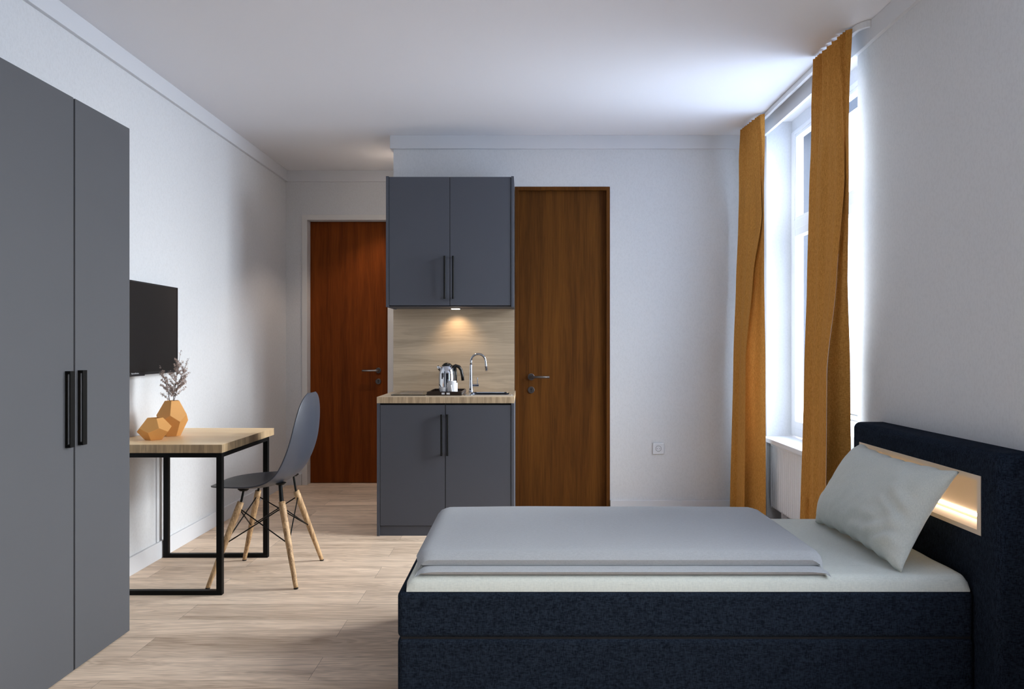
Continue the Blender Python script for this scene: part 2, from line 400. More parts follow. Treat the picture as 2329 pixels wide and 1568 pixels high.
# ------------------------------------------------------------------ dimensions of the room
XL, XR = -2.115, 1.67          # left and right wall faces
YB, YH, YF = 5.195, 6.226, -1.6  # kitchen wall, hall wall, wall behind the viewer
XC = -0.971                    # corner where the kitchen wall ends and the hall opens
H = 2.78
XW, XO = 1.845, 2.05           # window plane and outer face of the right wall
W1 = (3.532, 4.863); W2 = (0.90, 2.05)

struct('floor', B((-2.3, 2.05, YF-0.2, 6.6, -0.1, 0)), M_FLOOR)
struct('ceiling', B((-2.3, 2.05, YF-0.2, 6.6, H, H+0.15)), M_CEIL)
struct('wall_left', B((-2.3, XL, YF-0.2, 6.6, 0, H)), M_WALL)
struct('wall_front', B((XL, XO, YF-0.2, YF, 0, H)), M_FRONT)
# right wall: piers, parapets and lintels around the two windows
bm = bmesh.new()
for y0, y1 in ((YF, W2[0]), (W2[1], W1[0]), (W1[1], YB+0.25)):
    box(bm, XR, XW+0.061, y0, y1, 0, H)
for y0, y1 in (W2, W1):
    box(bm, XW, XW+0.061, y0, y1, 0, 0.60); box(bm, XW, XW+0.061, y0, y1, 2.70, H)
struct('wall_right', bm, M_WALL)
bm = bmesh.new()
for y0, y1 in ((YF, W2[0]), (W2[1], W1[0]), (W1[1], YB+0.25)):
    box(bm, XW+0.061, XO, y0, y1, 0, H)
for y0, y1 in (W2, W1):
    box(bm, XW+0.061, XO, y0, y1, 0, 0.60); box(bm, XW+0.061, XO, y0, y1, 2.70, H)
struct('wall_outside', bm, M_OUT)
# kitchen wall with the opening of the second door, and the return towards the hall
DX0, DX1, DH = -0.075, 0.627, 2.405
struct('wall_back', B((XC, DX0, YB, YB+0.25, 0, H), (DX0, DX1, YB, YB+0.25, DH, H), (DX1, XR, YB, YB+0.25, 0, H),
                      (XC, XC+0.15, YB+0.25, 6.6, 0, H), (DX0, DX1, YB+0.18, YB+0.25, 0, DH)), M_WALL)
HX0, HX1, HH = -1.926, -1.214, 2.346
struct('wall_hall', B((XL, HX0, YH, YH+0.25, 0, H), (HX1, XC, YH, YH+0.25, 0, H), (HX0, HX1, YH, YH+0.25, HH, H),
                      (HX0, HX1, YH+0.2, YH+0.25, 0, HH)), M_WALL)
# cornice boards
CZ = H-0.098; T = 0.022
struct('trim_1', B((XL, XL+T, YF, YH, CZ, H)), M_TRIM, bevel=0.002)
struct('trim_2', B((XC-T, XR-T, YB-T, YB, CZ, H), (XC-T, XC, YB, YH, CZ, H)), M_TRIM, bevel=0.002)
struct('trim_3', B((XL+T, XC-T, YH-T, YH, CZ, H)), M_TRIM, bevel=0.002)
struct('trim_4', B((XR-T, XR, YF, YB-T, CZ, H)), M_TRIM, bevel=0.002)
# baseboards
BT = 0.015
struct('baseboard_left', B((XL, XL+BT, YF, YH, 0, 0.098)), M_TRIM, bevel=0.002)
struct('baseboard_back', B((DX1+0.002, XR, YB-BT, YB, 0, 0.09)), M_TRIM, bevel=0.002)
struct('baseboard_right', B((XR-BT, XR, W2[1], W1[0], 0, 0.09)), M_TRIM, bevel=0.002)
struct('baseboard_hall', B((XL+BT, HX0-0.05, YH-BT, YH, 0, 0.098), (HX1+0.05, XC, YH-BT, YH, 0, 0.098)), M_TRIM, bevel=0.002)

# ------------------------------------------------------------------ windows
def window(n, y0, y1):
    r = struct_empty('window_%d' % n, (XW, y0, 0.6))
    z0, z1 = 0.615, 2.70; fo = 0.055
    bm = B((XW-0.005, XW+0.06, y0, y0+fo, z0, z1), (XW-0.005, XW+0.06, y1-fo, y1, z0, z1),
           (XW-0.005, XW+0.06, y0+fo, y1-fo, z1-0.03, z1+0.0), (XW-0.005, XW+0.06, y0+fo, y1-fo, z0, z0+fo),
           (XW-0.005, XW+0.06, y0+fo, y1-fo, 2.02, 2.085))
    obj('window_frame', bm, M_WINFR, r, bevel=0.003)
    ym = (y0+y1)/2
    # lower pair of casements
    for a, b in ((y0+fo, ym), (ym, y1-fo)):
        s = 0.05
        bm = B((XW-0.018, XW+0.04, a+.002, a+s, z0+fo, 2.02), (XW-0.018, XW+0.04, b-s, b-.002, z0+fo, 2.02),
               (XW-0.018, XW+0.04, a+s, b-s, z0+fo, z0+fo+s), (XW-0.018, XW+0.04, a+s, b-s, 2.02-s, 2.02))
        c = obj('casement', bm, M_WINFR, r, bevel=0.003)
        obj('pane', B((XW+0.012, XW+0.016, a+s, b-s, z0+fo+s, 2.02-s)), M_GLASS, c)
    s = 0.02
    bm = B((XW+0.0, XW+0.05, y0+fo, y0+fo+s, 2.085, z1-0.03), (XW+0.0, XW+0.05, y1-fo-s, y1-fo, 2.085, z1-0.03),
           (XW+0.0, XW+0.05, y0+fo+s, y1-fo-s, 2.085, 2.085+s), (XW+0.0, XW+0.05, y0+fo+s, y1-fo-s, z1-0.03-s, z1-0.03))
    c = obj('top_light', bm, M_WINFR, r, bevel=0.002)
    obj('pane', B((XW+0.022, XW+0.026, y0+fo+s, y1-fo-s, 2.085+s, z1-0.03-s)), M_GLASS, c)
    obj('window_sill', B((XR-0.035, XW-0.006, y0+0.002, y1-0.002, 0.575, 0.606)), M_WINFR, r, bevel=0.004)
    return r
window(1, *W1); window(2, *W2)
# rail outside the first window
gr = thing('window_guard_rail', 'thin pale metal guard rail outside the window beside the headboard', 'railing', (2.02, 3.54, 0.7))
for z in (0.80, 0.765): obj('rail_bar', B((2.015, 2.027, W1[0]+0.001, W1[1]-0.001, z, z+0.008)), M_GUARD, gr)

# ------------------------------------------------------------------ doors
def rose_and_lever(parent, x, y, zr, zk, side, mat, lever_mat):
    """side +1: lever points right"""
    bm = bmesh.new(); lathe(bm, x, zr, [(0.0255, y), (0.0255, y-0.007), (0.023, y-0.009)], 32, 'Y')
    h = obj('handle', bm, mat, parent, smooth=False)
    bm = bmesh.new()
    tube(bm, [(x, y-0.008, zr), (x, y-0.03, zr), (x+side*0.006, y-0.044, zr), (x+side*0.02, y-0.05, zr), (x+side*0.05, y-0.05, zr), (x+side*0.135, y-0.05, zr)],
         [0.009, 0.009, 0.009, 0.0088, 0.0088, 0.0088], 14)
    obj('lever', bm, lever_mat, h, smooth=True)
    bm = bmesh.new(); lathe(bm, x, zk, [(0.0255, y), (0.0255, y-0.006), (0.023, y-0.008)], 32, 'Y')
    k = obj('lock_plate', bm, mat, parent)
    bm = bmesh.new(); lathe(bm, x, zk+0.007, [(0.0052, y-0.0079), (0.0052, y-0.0088)], 16, 'Y')
    box(bm, x-0.0022, x+0.0022, y-0.0088, y-0.0079, zk-0.014, zk+0.006)
    obj('keyhole', bm, M_GAP, k)

d1 = struct_empty('door_1', (HX0, YH, 0))
yd = YH+0.085
obj('door_leaf', B((HX0+0.002, HX1-0.002, yd, yd+0.04, 0.004, HH-0.002)), M_DOORA, d1)
cw = 0.046
bm = B((HX0-cw, HX0, YH-0.008, YH+0.001, 0, HH+cw), (HX1, HX1+0.05, YH-0.008, YH+0.001, 0, HH+cw), (HX0, HX1, YH-0.008, YH+0.001, HH, HH+cw))
obj('door_casing', bm, M_CASING, d1, bevel=0.001)
rose_and_lever(d1, -1.315, yd, 1.0105, 0.912, -1, M_BRONZE, M_STEEL)

d2 = struct_empty('door_2', (DX0, YB, 0))
yd = YB+0.025; fw = 0.027
obj('door_leaf', B((DX0+fw, DX1-fw, yd, yd+0.04, 0.004, DH-fw)), M_DOORB, d2)
bm = B((DX0, DX0+fw, YB-0.006, yd+0.06, 0, DH), (DX1-fw, DX1, YB-0.006, yd+0.06, 0, DH), (DX0+fw, DX1-fw, YB-0.006, yd+0.06, DH-fw, DH))
obj('door_frame', bm, M_DOORB, d2, bevel=0.002)
rose_and_lever(d2, 0.0455, yd, 0.999, 0.902, 1, M_BRONZE, M_BRONZE)

# ------------------------------------------------------------------ wardrobe
WX = -1.696
t = thing('wardrobe', 'tall flat-fronted grey wardrobe with long black handles against the wall', 'wardrobe', (-1.9, 2.6, 0))
obj('carcass', B((XL+0.016, WX-0.022, 2.10, 3.016, 0.0, 2.156)), M_WLACQ, t)
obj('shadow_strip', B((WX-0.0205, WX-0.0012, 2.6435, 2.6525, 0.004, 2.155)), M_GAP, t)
def bracket_handle(parent, y0, z0, z1):
    y1, wq, dp = y0+0.026, 0.0045, 0.0205
    bm = B((WX+dp-wq, WX+dp, y0, y1, z0, z1), (WX+0.0025, WX+dp-wq, y0, y1, z0, z0+0.011), (WX+0.0025, WX+dp-wq, y0, y1, z1-0.011, z1),
           (WX, WX+0.0025, y0, y0+0.0120, z0, z1))
    obj('handle', bm, M_BLACK, parent, bevel=0.0006)
da = obj('door', B((WX-0.02, WX, 2.653, 3.018, 0.004, 2.158)), M_WLACQ, t, bevel=0.001)
bracket_handle(da, 2.667, 0.848, 1.132)
db = obj('door', B((WX-0.02, WX, 2.102, 2.643, 0.004, 2.158)), M_WLACQ, t, bevel=0.001)
bracket_handle(db, 2.593, 0.848, 1.131)

# ------------------------------------------------------------------ television
t = thing('television', 'flat black wall-mounted television above the desk, partly behind the wardrobe', 'television', (-2.08, 3.71, 1.32))
TX = -2.05; ty0, ty1, tz0, tz1 = 3.265, 4.155, 1.072, 1.570
obj('casing', B((TX-0.03, TX-0.002, ty0, ty1, tz0, tz1), (TX-0.064, TX-0.03, 3.5, 3.92, 1.2, 1.45)), M_TVFR, t, bevel=0.004)
bm = B((TX-0.002, TX, ty0, ty1, tz0, tz0+0.014), (TX-0.002, TX, ty0, ty1, tz1-0.009, tz1), (TX-0.002, TX, ty0, ty0+0.009, tz0, tz1), (TX-0.002, TX, ty1-0.009, ty1, tz0, tz1))
bz = obj('bezel', bm, M_TVFR, t)
obj('screen', B((TX-0.003, TX-0.001, ty0+0.009, ty1-0.009, tz0+0.014, tz1-0.009)), M_SCREEN, t)
obj('sensor_bar', B((TX-0.02, TX+0.003, 3.56, 3.79, tz0-0.006, tz0+0.006)), M_TVFR, t, bevel=0.002)
bm = bmesh.new()
for i, (hh, off) in enumerate(((.0075, 0), (.005, -.001), (.0085, -.0025), (.005, 0), (.008, 0), (.005, 0), (.006, 0), (.0045, 0))):
    y = 3.664+i*0.0088
    box(bm, TX+0.0005, TX+0.0012, y, y+0.0062, tz0+0.0055+off, tz0+0.0055+off+hh)
obj('logo', bm, M_LOGO, bz)

# ------------------------------------------------------------------ desk
t = thing('desk', 'small desk with thick pale wood top on a black square-tube frame', 'desk', (-1.8, 3.81, 0))
TXR, TXL, DY0, DY1, TT = -1.488, -2.097, 3.455, 4.172, 0.7405
ft = bmesh.new(); box(ft, TXL, TXR, DY0, DY1, TT-0.041, TT)
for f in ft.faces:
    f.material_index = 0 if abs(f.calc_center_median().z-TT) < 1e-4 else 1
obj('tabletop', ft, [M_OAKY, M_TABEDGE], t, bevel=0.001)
q = 0.027; xl, xr = TXL+0.003, TXR-0.002; zt = TT-0.041
def loop(y):
    fr = obj('leg_frame', B((xl, xr, y, y+q, 0, 0.022), (xl, xl+q, y, y+q, 0.022, zt-0.001), (xr-q, xr, y, y+q, 0.022, zt-0.001), (xl+q, xr-q, y, y+q, zt-0.0225, zt-0.001)), M_BLACK, t, bevel=0.001)
loop(DY0+0.001); loop(4.072)
for x in (xl, xr-q):
    obj('side_rail', B((x, x+q, DY0+q+0.001, 4.072, zt-0.0225, zt-0.001)), M_BLACK, t, bevel=0.001)
o = obj('cable_channel', B((XL+0.0, XL+0.008, 4.030, 4.052, 0.099, TT-0.05)), M_TRIM, bevel=0.002, origin=(XL, 4.0, 0.1))
tag(o, 'slim white vertical cable channel on the wall under the desk', 'cable channel')

# ------------------------------------------------------------------ faceted vases and branches
def vase(name, label, cx, cy, z0, rb, rt, zt_, zmid, rmax, rot):
    # twelve-faced body: solve the zigzag height for which all side facets are flat and the widest radius is rmax
    c = math.cos(PI/5); lo_g, hi_g = 0.05*zt_, 0.6*zt_
    for _ in range(40):
        g_ = (lo_g+hi_g)/2; zl, zu = zmid-g_/2, zmid+g_/2; k1, k2 = zu/zl, (zt_-zl)/(zt_-zu)
        A = c*rb-c*rb*k1; Bq = c*rt-c*k2*rt          # ru = A + c k1 rl ; rl = Bq + c k2 ru
        den = 1-c*c*k1*k2
        rl = (Bq+c*k2*A)/den if den < -1e-6 else 9
        if rl > rmax: lo_g = g_
        else: hi_g = g_
    ru = A+c*k1*rl
    t = thing(name, label, 'vase', (cx, cy, z0), 'faceted ochre vases')
    bm = bmesh.new()
    def ring(r, z, off, jit=0.0):
        out = []
        for k in range(5):
            a = rot+off+2*PI*k/5; rr = r
            out.append(bm.verts.new((cx+rr*math.cos(a), cy+rr*math.sin(a), z0+z)))
        return out
    b = ring(rb, 0, 0); l = ring(rl, zl, 0); u = ring(ru, zu, PI/5); tp = ring(rt, zt_, PI/5)
    bm.faces.new(b[::-1])
    for i in range(5):
        j = (i+1) % 5
        bm.faces.new((b[i], b[j], l[j], u[i], l[i]))
        bm.faces.new((tp[j], tp[i], u[i], l[j], u[j]))
    bmesh.ops.triangulate(bm, faces=[f for f in bm.faces if len(f.verts) == 5 and abs(f.normal.z) > 2])
    body = obj('body', bm, M_VASE, t)
    s = body.modifiers.new('wall', 'SOLIDIFY'); s.thickness = 0.003; s.offset = -1
    bv = body.modifiers.new('bevel', 'BEVEL'); bv.width = 0.0012; bv.segments = 1
    return t
VT = TT+0.0005
vase('vase', 'taller faceted ochre vase holding dried branches on the desk', -1.905, 3.80, VT, 0.042, 0.037, 0.191, 0.098, 0.079, -PI/2-0.30)
vase('vase', 'smaller squat faceted ochre vase, empty, in front of the taller one on the desk', -1.922, 3.648, VT, 0.044, 0.040, 0.113, 0.054, 0.081, -PI/2+0.12)

def branch(label, pts, r0, side_n, side_len, seed, bare=0.0):
    rnd = random.Random(seed)
    P = [Vector(p) for p in pts]
    t = thing('dried_branch', label, 'branch', tuple(P[0]), 'dried blossom branches in the tall vase')
    bm = bmesh.new()
    tube(bm, P, [r0*(1-0.75*i/(len(P)-1)) for i in range(len(P))], 6)
    def at(u):
        x = u*(len(P)-1); i = min(int(x), len(P)-2); return P[i].lerp(P[i+1], x-i), (P[i+1]-P[i]).normalized()
    spots = []
    for k_ in range(side_n):
        u = 0.30+0.52*k_/side_n+rnd.uniform(-.02, .02); p, d = at(u)
        a, b = frame_at(d); ph = rnd.uniform(0, 2*PI)
        out = a*math.cos(ph)+b*math.sin(ph)
        if k_ % 2 == 0: out = Vector((math.copysign(1, out.x), out.y*0.4, 0.1)).normalized()
        ln = side_len*(1.15-u)*rnd.uniform(0.7, 1.2)
        dirv = (d*0.75+out*0.9).normalized()
        q_ = [p, p+dirv*ln*0.5+Vector((0, 0, ln*0.03)), p+dirv*ln+Vector((0, 0, ln*0.12))]
        tube(bm, q_, [r0*0.45, r0*0.32, r0*0.2], 5)
        for s in range(int(6+ln*560)):
            w_ = rnd.uniform(0.1, 1); pp = q_[0].lerp(q_[1], w_*2) if w_ < .5 else q_[1].lerp(q_[2], w_*2-1); spots.append(pp)
    for k_ in range(int(26*(1-bare))):
        u = rnd.uniform(0.3, 1-0.5*bare); spots.append(at(u)[0])
    for k_ in range(5): spots.append(at(rnd.uniform(0.8, 1.0))[0])
    obj('twig', bm, M_TWIG, t)
    fb = bmesh.new()
    for p in spots:
        n = Vector((rnd.uniform(-1, 1), rnd.uniform(-1, 1), rnd.uniform(-.5, 1))).normalized()
        a, b = frame_at(n); c = p+n*rnd.uniform(0.002, 0.008); sz = rnd.uniform(0.0034, 0.0062)
        cv = fb.verts.new(c)
        for k_ in range(5):
            an = 2*PI*k_/5
            d1_ = a*math.cos(an)+b*math.sin(an); l_ = a*math.cos(an-.4)+b*math.sin(an-.4); r_ = a*math.cos(an+.4)+b*math.sin(an+.4)
            fb.faces.new((cv, fb.verts.new(c+l_*sz*.65+n*.001), fb.verts.new(c+d1_*sz+n*.002), fb.verts.new(c+r_*sz*.65+n*.001)))
    o = obj('blossoms', fb, M_BLOS, t, kind='stuff', label='tiny dry greyish pink blossoms')
bx, by = -1.905, 3.80
branch('short dried branch leaning towards the television, with a bare tip', [(bx+.004, by, VT+.03), (bx-.012, by, .92), (bx-.030, by+.005, 1.00), (bx-.055, by+.01, 1.065), (bx-.077, by+.01, 1.115)], 0.0021, 12, 0.065, 3, 0.7)
branch('tallest dried blossom branch standing nearly upright in the vase', [(bx-.01, by, VT+.03), (bx+.005, by, .93), (bx+.014, by+.01, 1.03), (bx+.028, by+.01, 1.12), (bx+.040, by+.01, 1.20)], 0.0023, 17, 0.075, 11)
branch('dried blossom branch leaning away from the television towards the chair', [(bx-.014, by, VT+.03), (bx+.010, by, .93), (bx+.034, by-.01, 1.01), (bx+.067, by-.015, 1.09), (bx+.098, by-.015, 1.162)], 0.0021, 17, 0.08, 23)

# ------------------------------------------------------------------ chair
def chair():
    t = thing('chair', 'grey moulded shell chair with splayed wooden legs, pulled up to the desk', 'chair', (-1.38, 3.784, 0))
    cy = 3.784
    # rim profile (x, z) from the front lip over the seat and up the back; half width; how far the middle is sunk
    prof = [(-1.658, .484, .060, .000, 0), (-1.645, .491, .108, .002, 0), (-1.612, .497, .155, .006, 0), (-1.565, .502, .188, .012, 0), (-1.505, .506, .214, .020, 0), (-1.430, .508, .232, .026, 0),
            (-1.370, .513, .235, .031, 0), (-1.310, .530, .237, .034, .012), (-1.262, .566, .236, .034, .030), (-1.232, .620, .234, .026, .043), (-1.208, .680, .230, .014, .050),
            (-1.190, .740, .225, .004, .050), (-1.176, .810, .214, 0, .044), (-1.166, .870, .196, 0, .036), (-1.158, .920, .168, 0, .026), (-1.152, .957, .124, 0, .014), (-1.149, .978, .066, 0, .005)]
    bm = bmesh.new(); nv = 15; rows = []
    for (x, z, w_, dz, dx) in prof:
        row = []
        for j in range(nv):
            v = -1+2*j/(nv-1); vv = math.sin(v*PI/2)
            k_ = 1-abs(vv)**2.4
            row.append(bm.verts.new((x+dx*k_, cy+w_*vv, z-dz*k_)))
        rows.append(row)
    for i in range(len(rows)-1):
        for j in range(nv-1):
            bm.faces.new((rows[i][j], rows[i+1][j], rows[i+1][j+1], rows[i][j+1]))
    o = obj('seat_shell', bm, M_SHELL, t, smooth=True)
    s = o.modifiers.new('thickness', 'SOLIDIFY'); s.thickness = 0.007; s.offset = 0; smooth_mod(o, 2)
    # legs
    legs = [(-1.155, 3.548, -1.262, 3.650), (-1.600, 3.548, -1.470, 3.640), (-1.603, 4.02, -1.488, 3.925), (-1.161, 4.02, -1.275, 3.920)]
    tops = []
    for i, (fx, fy, tx, ty) in enumerate(legs):
        foot = Vector((fx, fy, 0.006)); top = Vector((tx, ty, 0.418))
        bm = bmesh.new()
        tube(bm, [foot, foot.lerp(top, .04), foot.lerp(top, .5), foot.lerp(top, .93), top], [0.0105, 0.0115, 0.0155, 0.0175, 0.0165], 16)
        lg = obj('leg', bm, M_LEG, t, smooth=True)
        bm = bmesh.new(); lathe(bm, fx, fy, [(0.0115, 0.0), (0.0115, 0.006), (0.009, 0.0075)], 16); obj('foot_cap', bm, M_BLKPL, lg)
        tops.append((foot, top))
        # bracket from the leg head to the shell
        d = (top-foot).normalized()
        up = top+Vector(((-1.385-tx)*0.10, (cy-ty)*0.10, 0.090 if i not in (1, 2) else 0.060))
        bm = bmesh.new()
        rr = 0.011 if i in (0,) else 0.006
        tube(bm, [top-d*0.015, top+d*0.008, up], [rr, rr, rr*0.9], 10)
        tube(bm, [up+Vector((0, 0, -0.004)), up+Vector((0, 0, 0.006))], [0.020, 0.030], 14)
        obj('bracket', bm, M_BLACK, t, smooth=False)
    for a, b in ((0, 1), (1, 2), (2, 3), (3, 0)):
        for p, q_ in ((a, b), (b, a)):
            hi = tops[p][0].lerp(tops[p][1], 0.93); lo = tops[q_][0].lerp(tops[q_][1], 0.50)
            bm = bmesh.new(); tube(bm, [hi, lo], 0.0032, 8); obj('brace_rod', bm, M_BLACK, t, smooth=True)
chair()

# ------------------------------------------------------------------ kitchenette
KX0, KX1, KY = -0.956, -0.070, 4.539
t = thing('base_cabinet', 'grey-blue lower kitchen cabinet with two doors under the wooden worktop', 'cabinet', (-0.5, 4.85, 0))
p_ = 0.0185
obj('side_panel', B((KX0, KX0+p_, KY, YB-0.002, 0, 0.8575)), M_LACQ, t, bevel=0.001)
obj('side_panel', B((KX1-p_, KX1, KY, YB-0.002, 0, 0.8575)), M_LACQ, t, bevel=0.001)
obj('carcass', B((KX0+p_+.001, KX1-p_-.001, KY+0.024, YB-0.002, 0.07, 0.75)), M_GAP, t)
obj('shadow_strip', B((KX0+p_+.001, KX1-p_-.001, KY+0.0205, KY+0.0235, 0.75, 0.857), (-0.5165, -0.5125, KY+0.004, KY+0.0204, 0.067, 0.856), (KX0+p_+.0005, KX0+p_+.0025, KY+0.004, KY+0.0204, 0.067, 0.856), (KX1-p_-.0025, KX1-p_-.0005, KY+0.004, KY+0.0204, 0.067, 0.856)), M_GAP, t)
obj('plinth', B((KX0+p_+.001, KX1-p_-.001, KY+0.010, KY+0.022, 0.0, 0.062)), M_LACQ, t)
def bar_handle(parent, x, y, z0, z1, r=0.0066):
    bm = bmesh.new(); tube(bm, [(x, y-0.030, z0), (x, y-0.030, z1)], r, 14)
    for z in (z0+0.008, z1-0.008): tube(bm, [(x, y-0.030, z), (x, y, z)], r*0.85, 10)
    obj('handle', bm, M_BLACK, parent, smooth=False)
xm = -0.5155
for a, b, hx in ((KX0+p_+0.003, xm-0.0015, xm-0.0205), (xm+0.0035, KX1-p_-0.003, xm+0.0175)):
    dr = obj('door', B((a, b, KY+0.002, KY+0.020, 0.066, 0.846)), M_LACQ, t, bevel=0.001)
    bar_handle(dr, hx, KY+0.002, 0.522, 0.788)
# worktop with the sink cut-out
WT, WB = 0.898, 0.858; SX0, SX1, SY0, SY1 = -0.385, -0.105, 4.715, 5.00
def slab_with_hole(x0, x1, y0, y1, hx0, hx1, hy0, hy1, z0, z1):
    bm = bmesh.new()
    xs, ys = [x0, hx0, hx1, x1], [y0, hy0, hy1, y1]
    g = {(i, j, k): bm.verts.new((xs[i], ys[j], (z0, z1)[k])) for i in range(4) for j in range(4) for k in range(2)}
    for i in range(3):
        for j in range(3):
            if (i, j) == (1, 1): continue
            f = bm.faces.new((g[i, j, 1], g[i+1, j, 1], g[i+1, j+1, 1], g[i, j+1, 1]))
            bm.faces.new((g[i, j, 0], g[i, j+1, 0], g[i+1, j+1, 0], g[i+1, j, 0]))
    def side(a, b): bm.faces.new((g[a+(0,)], g[b+(0,)], g[b+(1,)], g[a+(1,)])).material_index = 1
    for i in range(3):
        side((i, 0), (i+1, 0)); side((i+1, 3), (i, 3)); side((0, i+1), (0, i)); side((3, i), (3, i+1))
    side((1, 2), (1, 1)); side((2, 1), (2, 2)); side((2, 2), (1, 2)); side((1, 1), (2, 1))
    return bm
o = obj('worktop', slab_with_hole(KX0, KX1+0.001, KY-0.002, YB-0.001, SX0, SX1, SY0, SY1, WB, WT), [M_OAKX, M_OAKEDGE], origin=(-0.5, 4.85, WB))
tag(o, 'pale wood kitchen worktop holding the hob and sink', 'worktop')
o = obj('splashback', B((XC+0.001, DX0-0.002, YB-0.011, YB-0.0005, WT+0.0005, 1.60)), M_OAKX, origin=(-0.5, YB, WT))
tag(o, 'pale wood-grain splashback panel between worktop and wall cupboard', 'splashback')
# wall cupboard
UX0, UX1, UY, UZ0, UZ1 = -0.964, -0.077, 4.880, 1.498, 2.402
t = thing('wall_cabinet', 'grey-blue wall-hung kitchen cupboard with two doors and long black handles', 'cabinet', (-0.5, 5.03, 1.5))
obj('side_panel', B((UX0, UX0+p_, UY-0.004, YB-0.012, UZ0, UZ1+0.004)), M_LACQ, t, bevel=0.001)
obj('side_panel', B((UX1-p_, UX1, UY-0.004, YB-0.012, UZ0, UZ1+0.004)), M_LACQ, t, bevel=0.001)
obj('carcass', B((UX0+p_+.0005, UX1-p_-.0005, UY+0.022, YB-0.012, UZ0+0.004, UZ1-0.001)), M_LACQ, t)
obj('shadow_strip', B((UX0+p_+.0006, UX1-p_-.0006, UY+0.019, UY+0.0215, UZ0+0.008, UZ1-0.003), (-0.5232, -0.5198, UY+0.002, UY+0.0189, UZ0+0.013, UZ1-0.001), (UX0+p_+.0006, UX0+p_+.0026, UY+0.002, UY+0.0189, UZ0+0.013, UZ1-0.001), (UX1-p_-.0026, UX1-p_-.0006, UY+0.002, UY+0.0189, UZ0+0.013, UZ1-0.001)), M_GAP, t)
xm = -0.5215
for a, b, hx in ((UX0+p_+0.003, xm-0.002, xm-0.033), (xm+0.002, UX1-p_-0.003, xm+0.0255)):
    dr = obj('door', B((a, b, UY, UY+0.018, UZ0+0.012, UZ1)), M_LACQ, t, bevel=0.001)
    bar_handle(dr, hx, UY, 1.553, 1.85)
# light below the cupboard
t = thing('cupboard_light', 'small lit spotlight fixed under the wall cupboard', 'light', (-0.495, 5.02, 1.49))
obj('housing', B((-0.527, -0.463, 4.99, 5.05, 1.4935, 1.5015)), M_STEEL, t, bevel=0.001)
obj('lens', B((-0.523, -0.467, 4.994, 5.046, 1.490, 1.4934)), M_KLED, t)
ld = bpy.data.lights.new('cupboard_spot', 'SPOT'); ld.energy = 3.0; ld.color = (1.0, 0.70, 0.42); ld.spot_size = math.radians(105); ld.spot_blend = 0.9; ld.shadow_soft_size = 0.02
lo = bpy.data.objects.new('cupboard_spot', ld); link(lo); lo.location = (-0.495, 5.055, 1.483)
lo.rotation_euler = (Vector((0, 0.30, -0.62))).to_track_quat('-Z', 'Y').to_euler()

# hob
o = obj('hob', B((-0.889, -0.662, 4.665, 5.10, WT+0.0005, WT+0.006)), M_HOB, origin=(-0.78, 4.9, WT), bevel=0.001)
tag(o, 'flat black glass hob set on the worktop beside the tray', 'hob')
for (cx_, cy_, r_) in ((-0.775, 4.80, 0.075), (-0.775, 4.98, 0.06)):
    hm = bmesh.new(); lathe(hm, cx_, cy_, [(r_, WT+0.0061), (r_, WT+0.0064), (r_-.002, WT+0.0064), (r_-.002, WT+0.0061)], 48, close=False)
    obj('cooking_zone', hm, M_LOGO, o, label='thin grey printed ring')
# sink
t = thing('sink', 'small inset stainless steel kitchen sink with a rounded basin', 'sink', (-0.25, 4.85, WT))
def rrect(x0, x1, y0, y1, r, n=6):
    pts = []
    for cx_, cy_, a0 in ((x1-r, y1-r, 0), (x0+r, y1-r, PI/2), (x0+r, y0+r, PI), (x1-r, y0+r, 1.5*PI)):
        for i in range(n+1): pts.append((cx_+r*math.cos(a0+PI/2*i/n), cy_+r*math.sin(a0+PI/2*i/n)))
    return pts
bm = bmesh.new(); rings = []
for (g_, z, r_) in ((-0.028, WT+0.0005, .03), (-0.027, WT+0.003, .03), (0.004, WT+0.003, .035), (0.008, WT-0.002, .035)):
    rings.append([bm.verts.new((x, y, z)) for x, y in rrect(SX0+g_, SX1-g_, SY0+g_, SY1-g_, r_)])
for a, b in zip(rings, rings[1:]):
    for i in range(len(a)): bm.faces.new((a[i], a[(i+1) % len(a)], b[(i+1) % len(a)], b[i]))
obj('rim', bm, M_CHROME, t, smooth=False)
bm = bmesh.new(); rings = []
for (g_, z, r_) in ((0.008, WT-0.002, .035), (0.012, WT-0.13, .035), (0.03, WT-0.15, .03)):
    rings.append([bm.verts.new((x, y, z)) for x, y in rrect(SX0+g_, SX1-g_, SY0+g_, SY1-g_, r_)])
for a, b in zip(rings, rings[1:]):
    for i in range(len(a)): bm.faces.new((a[i], a[(i+1) % len(a)], b[(i+1) % len(a)], b[i]))
bm.faces.new(rings[-1])
obj('basin', bm, M_BASIN, t, smooth=False)
bm = bmesh.new(); lathe(bm, -0.245, 4.857, [(0.03, WT-0.149), (0.03, WT-0.146), (0.012, WT-0.147)], 24); obj('drain', bm, M_CHROME, t)
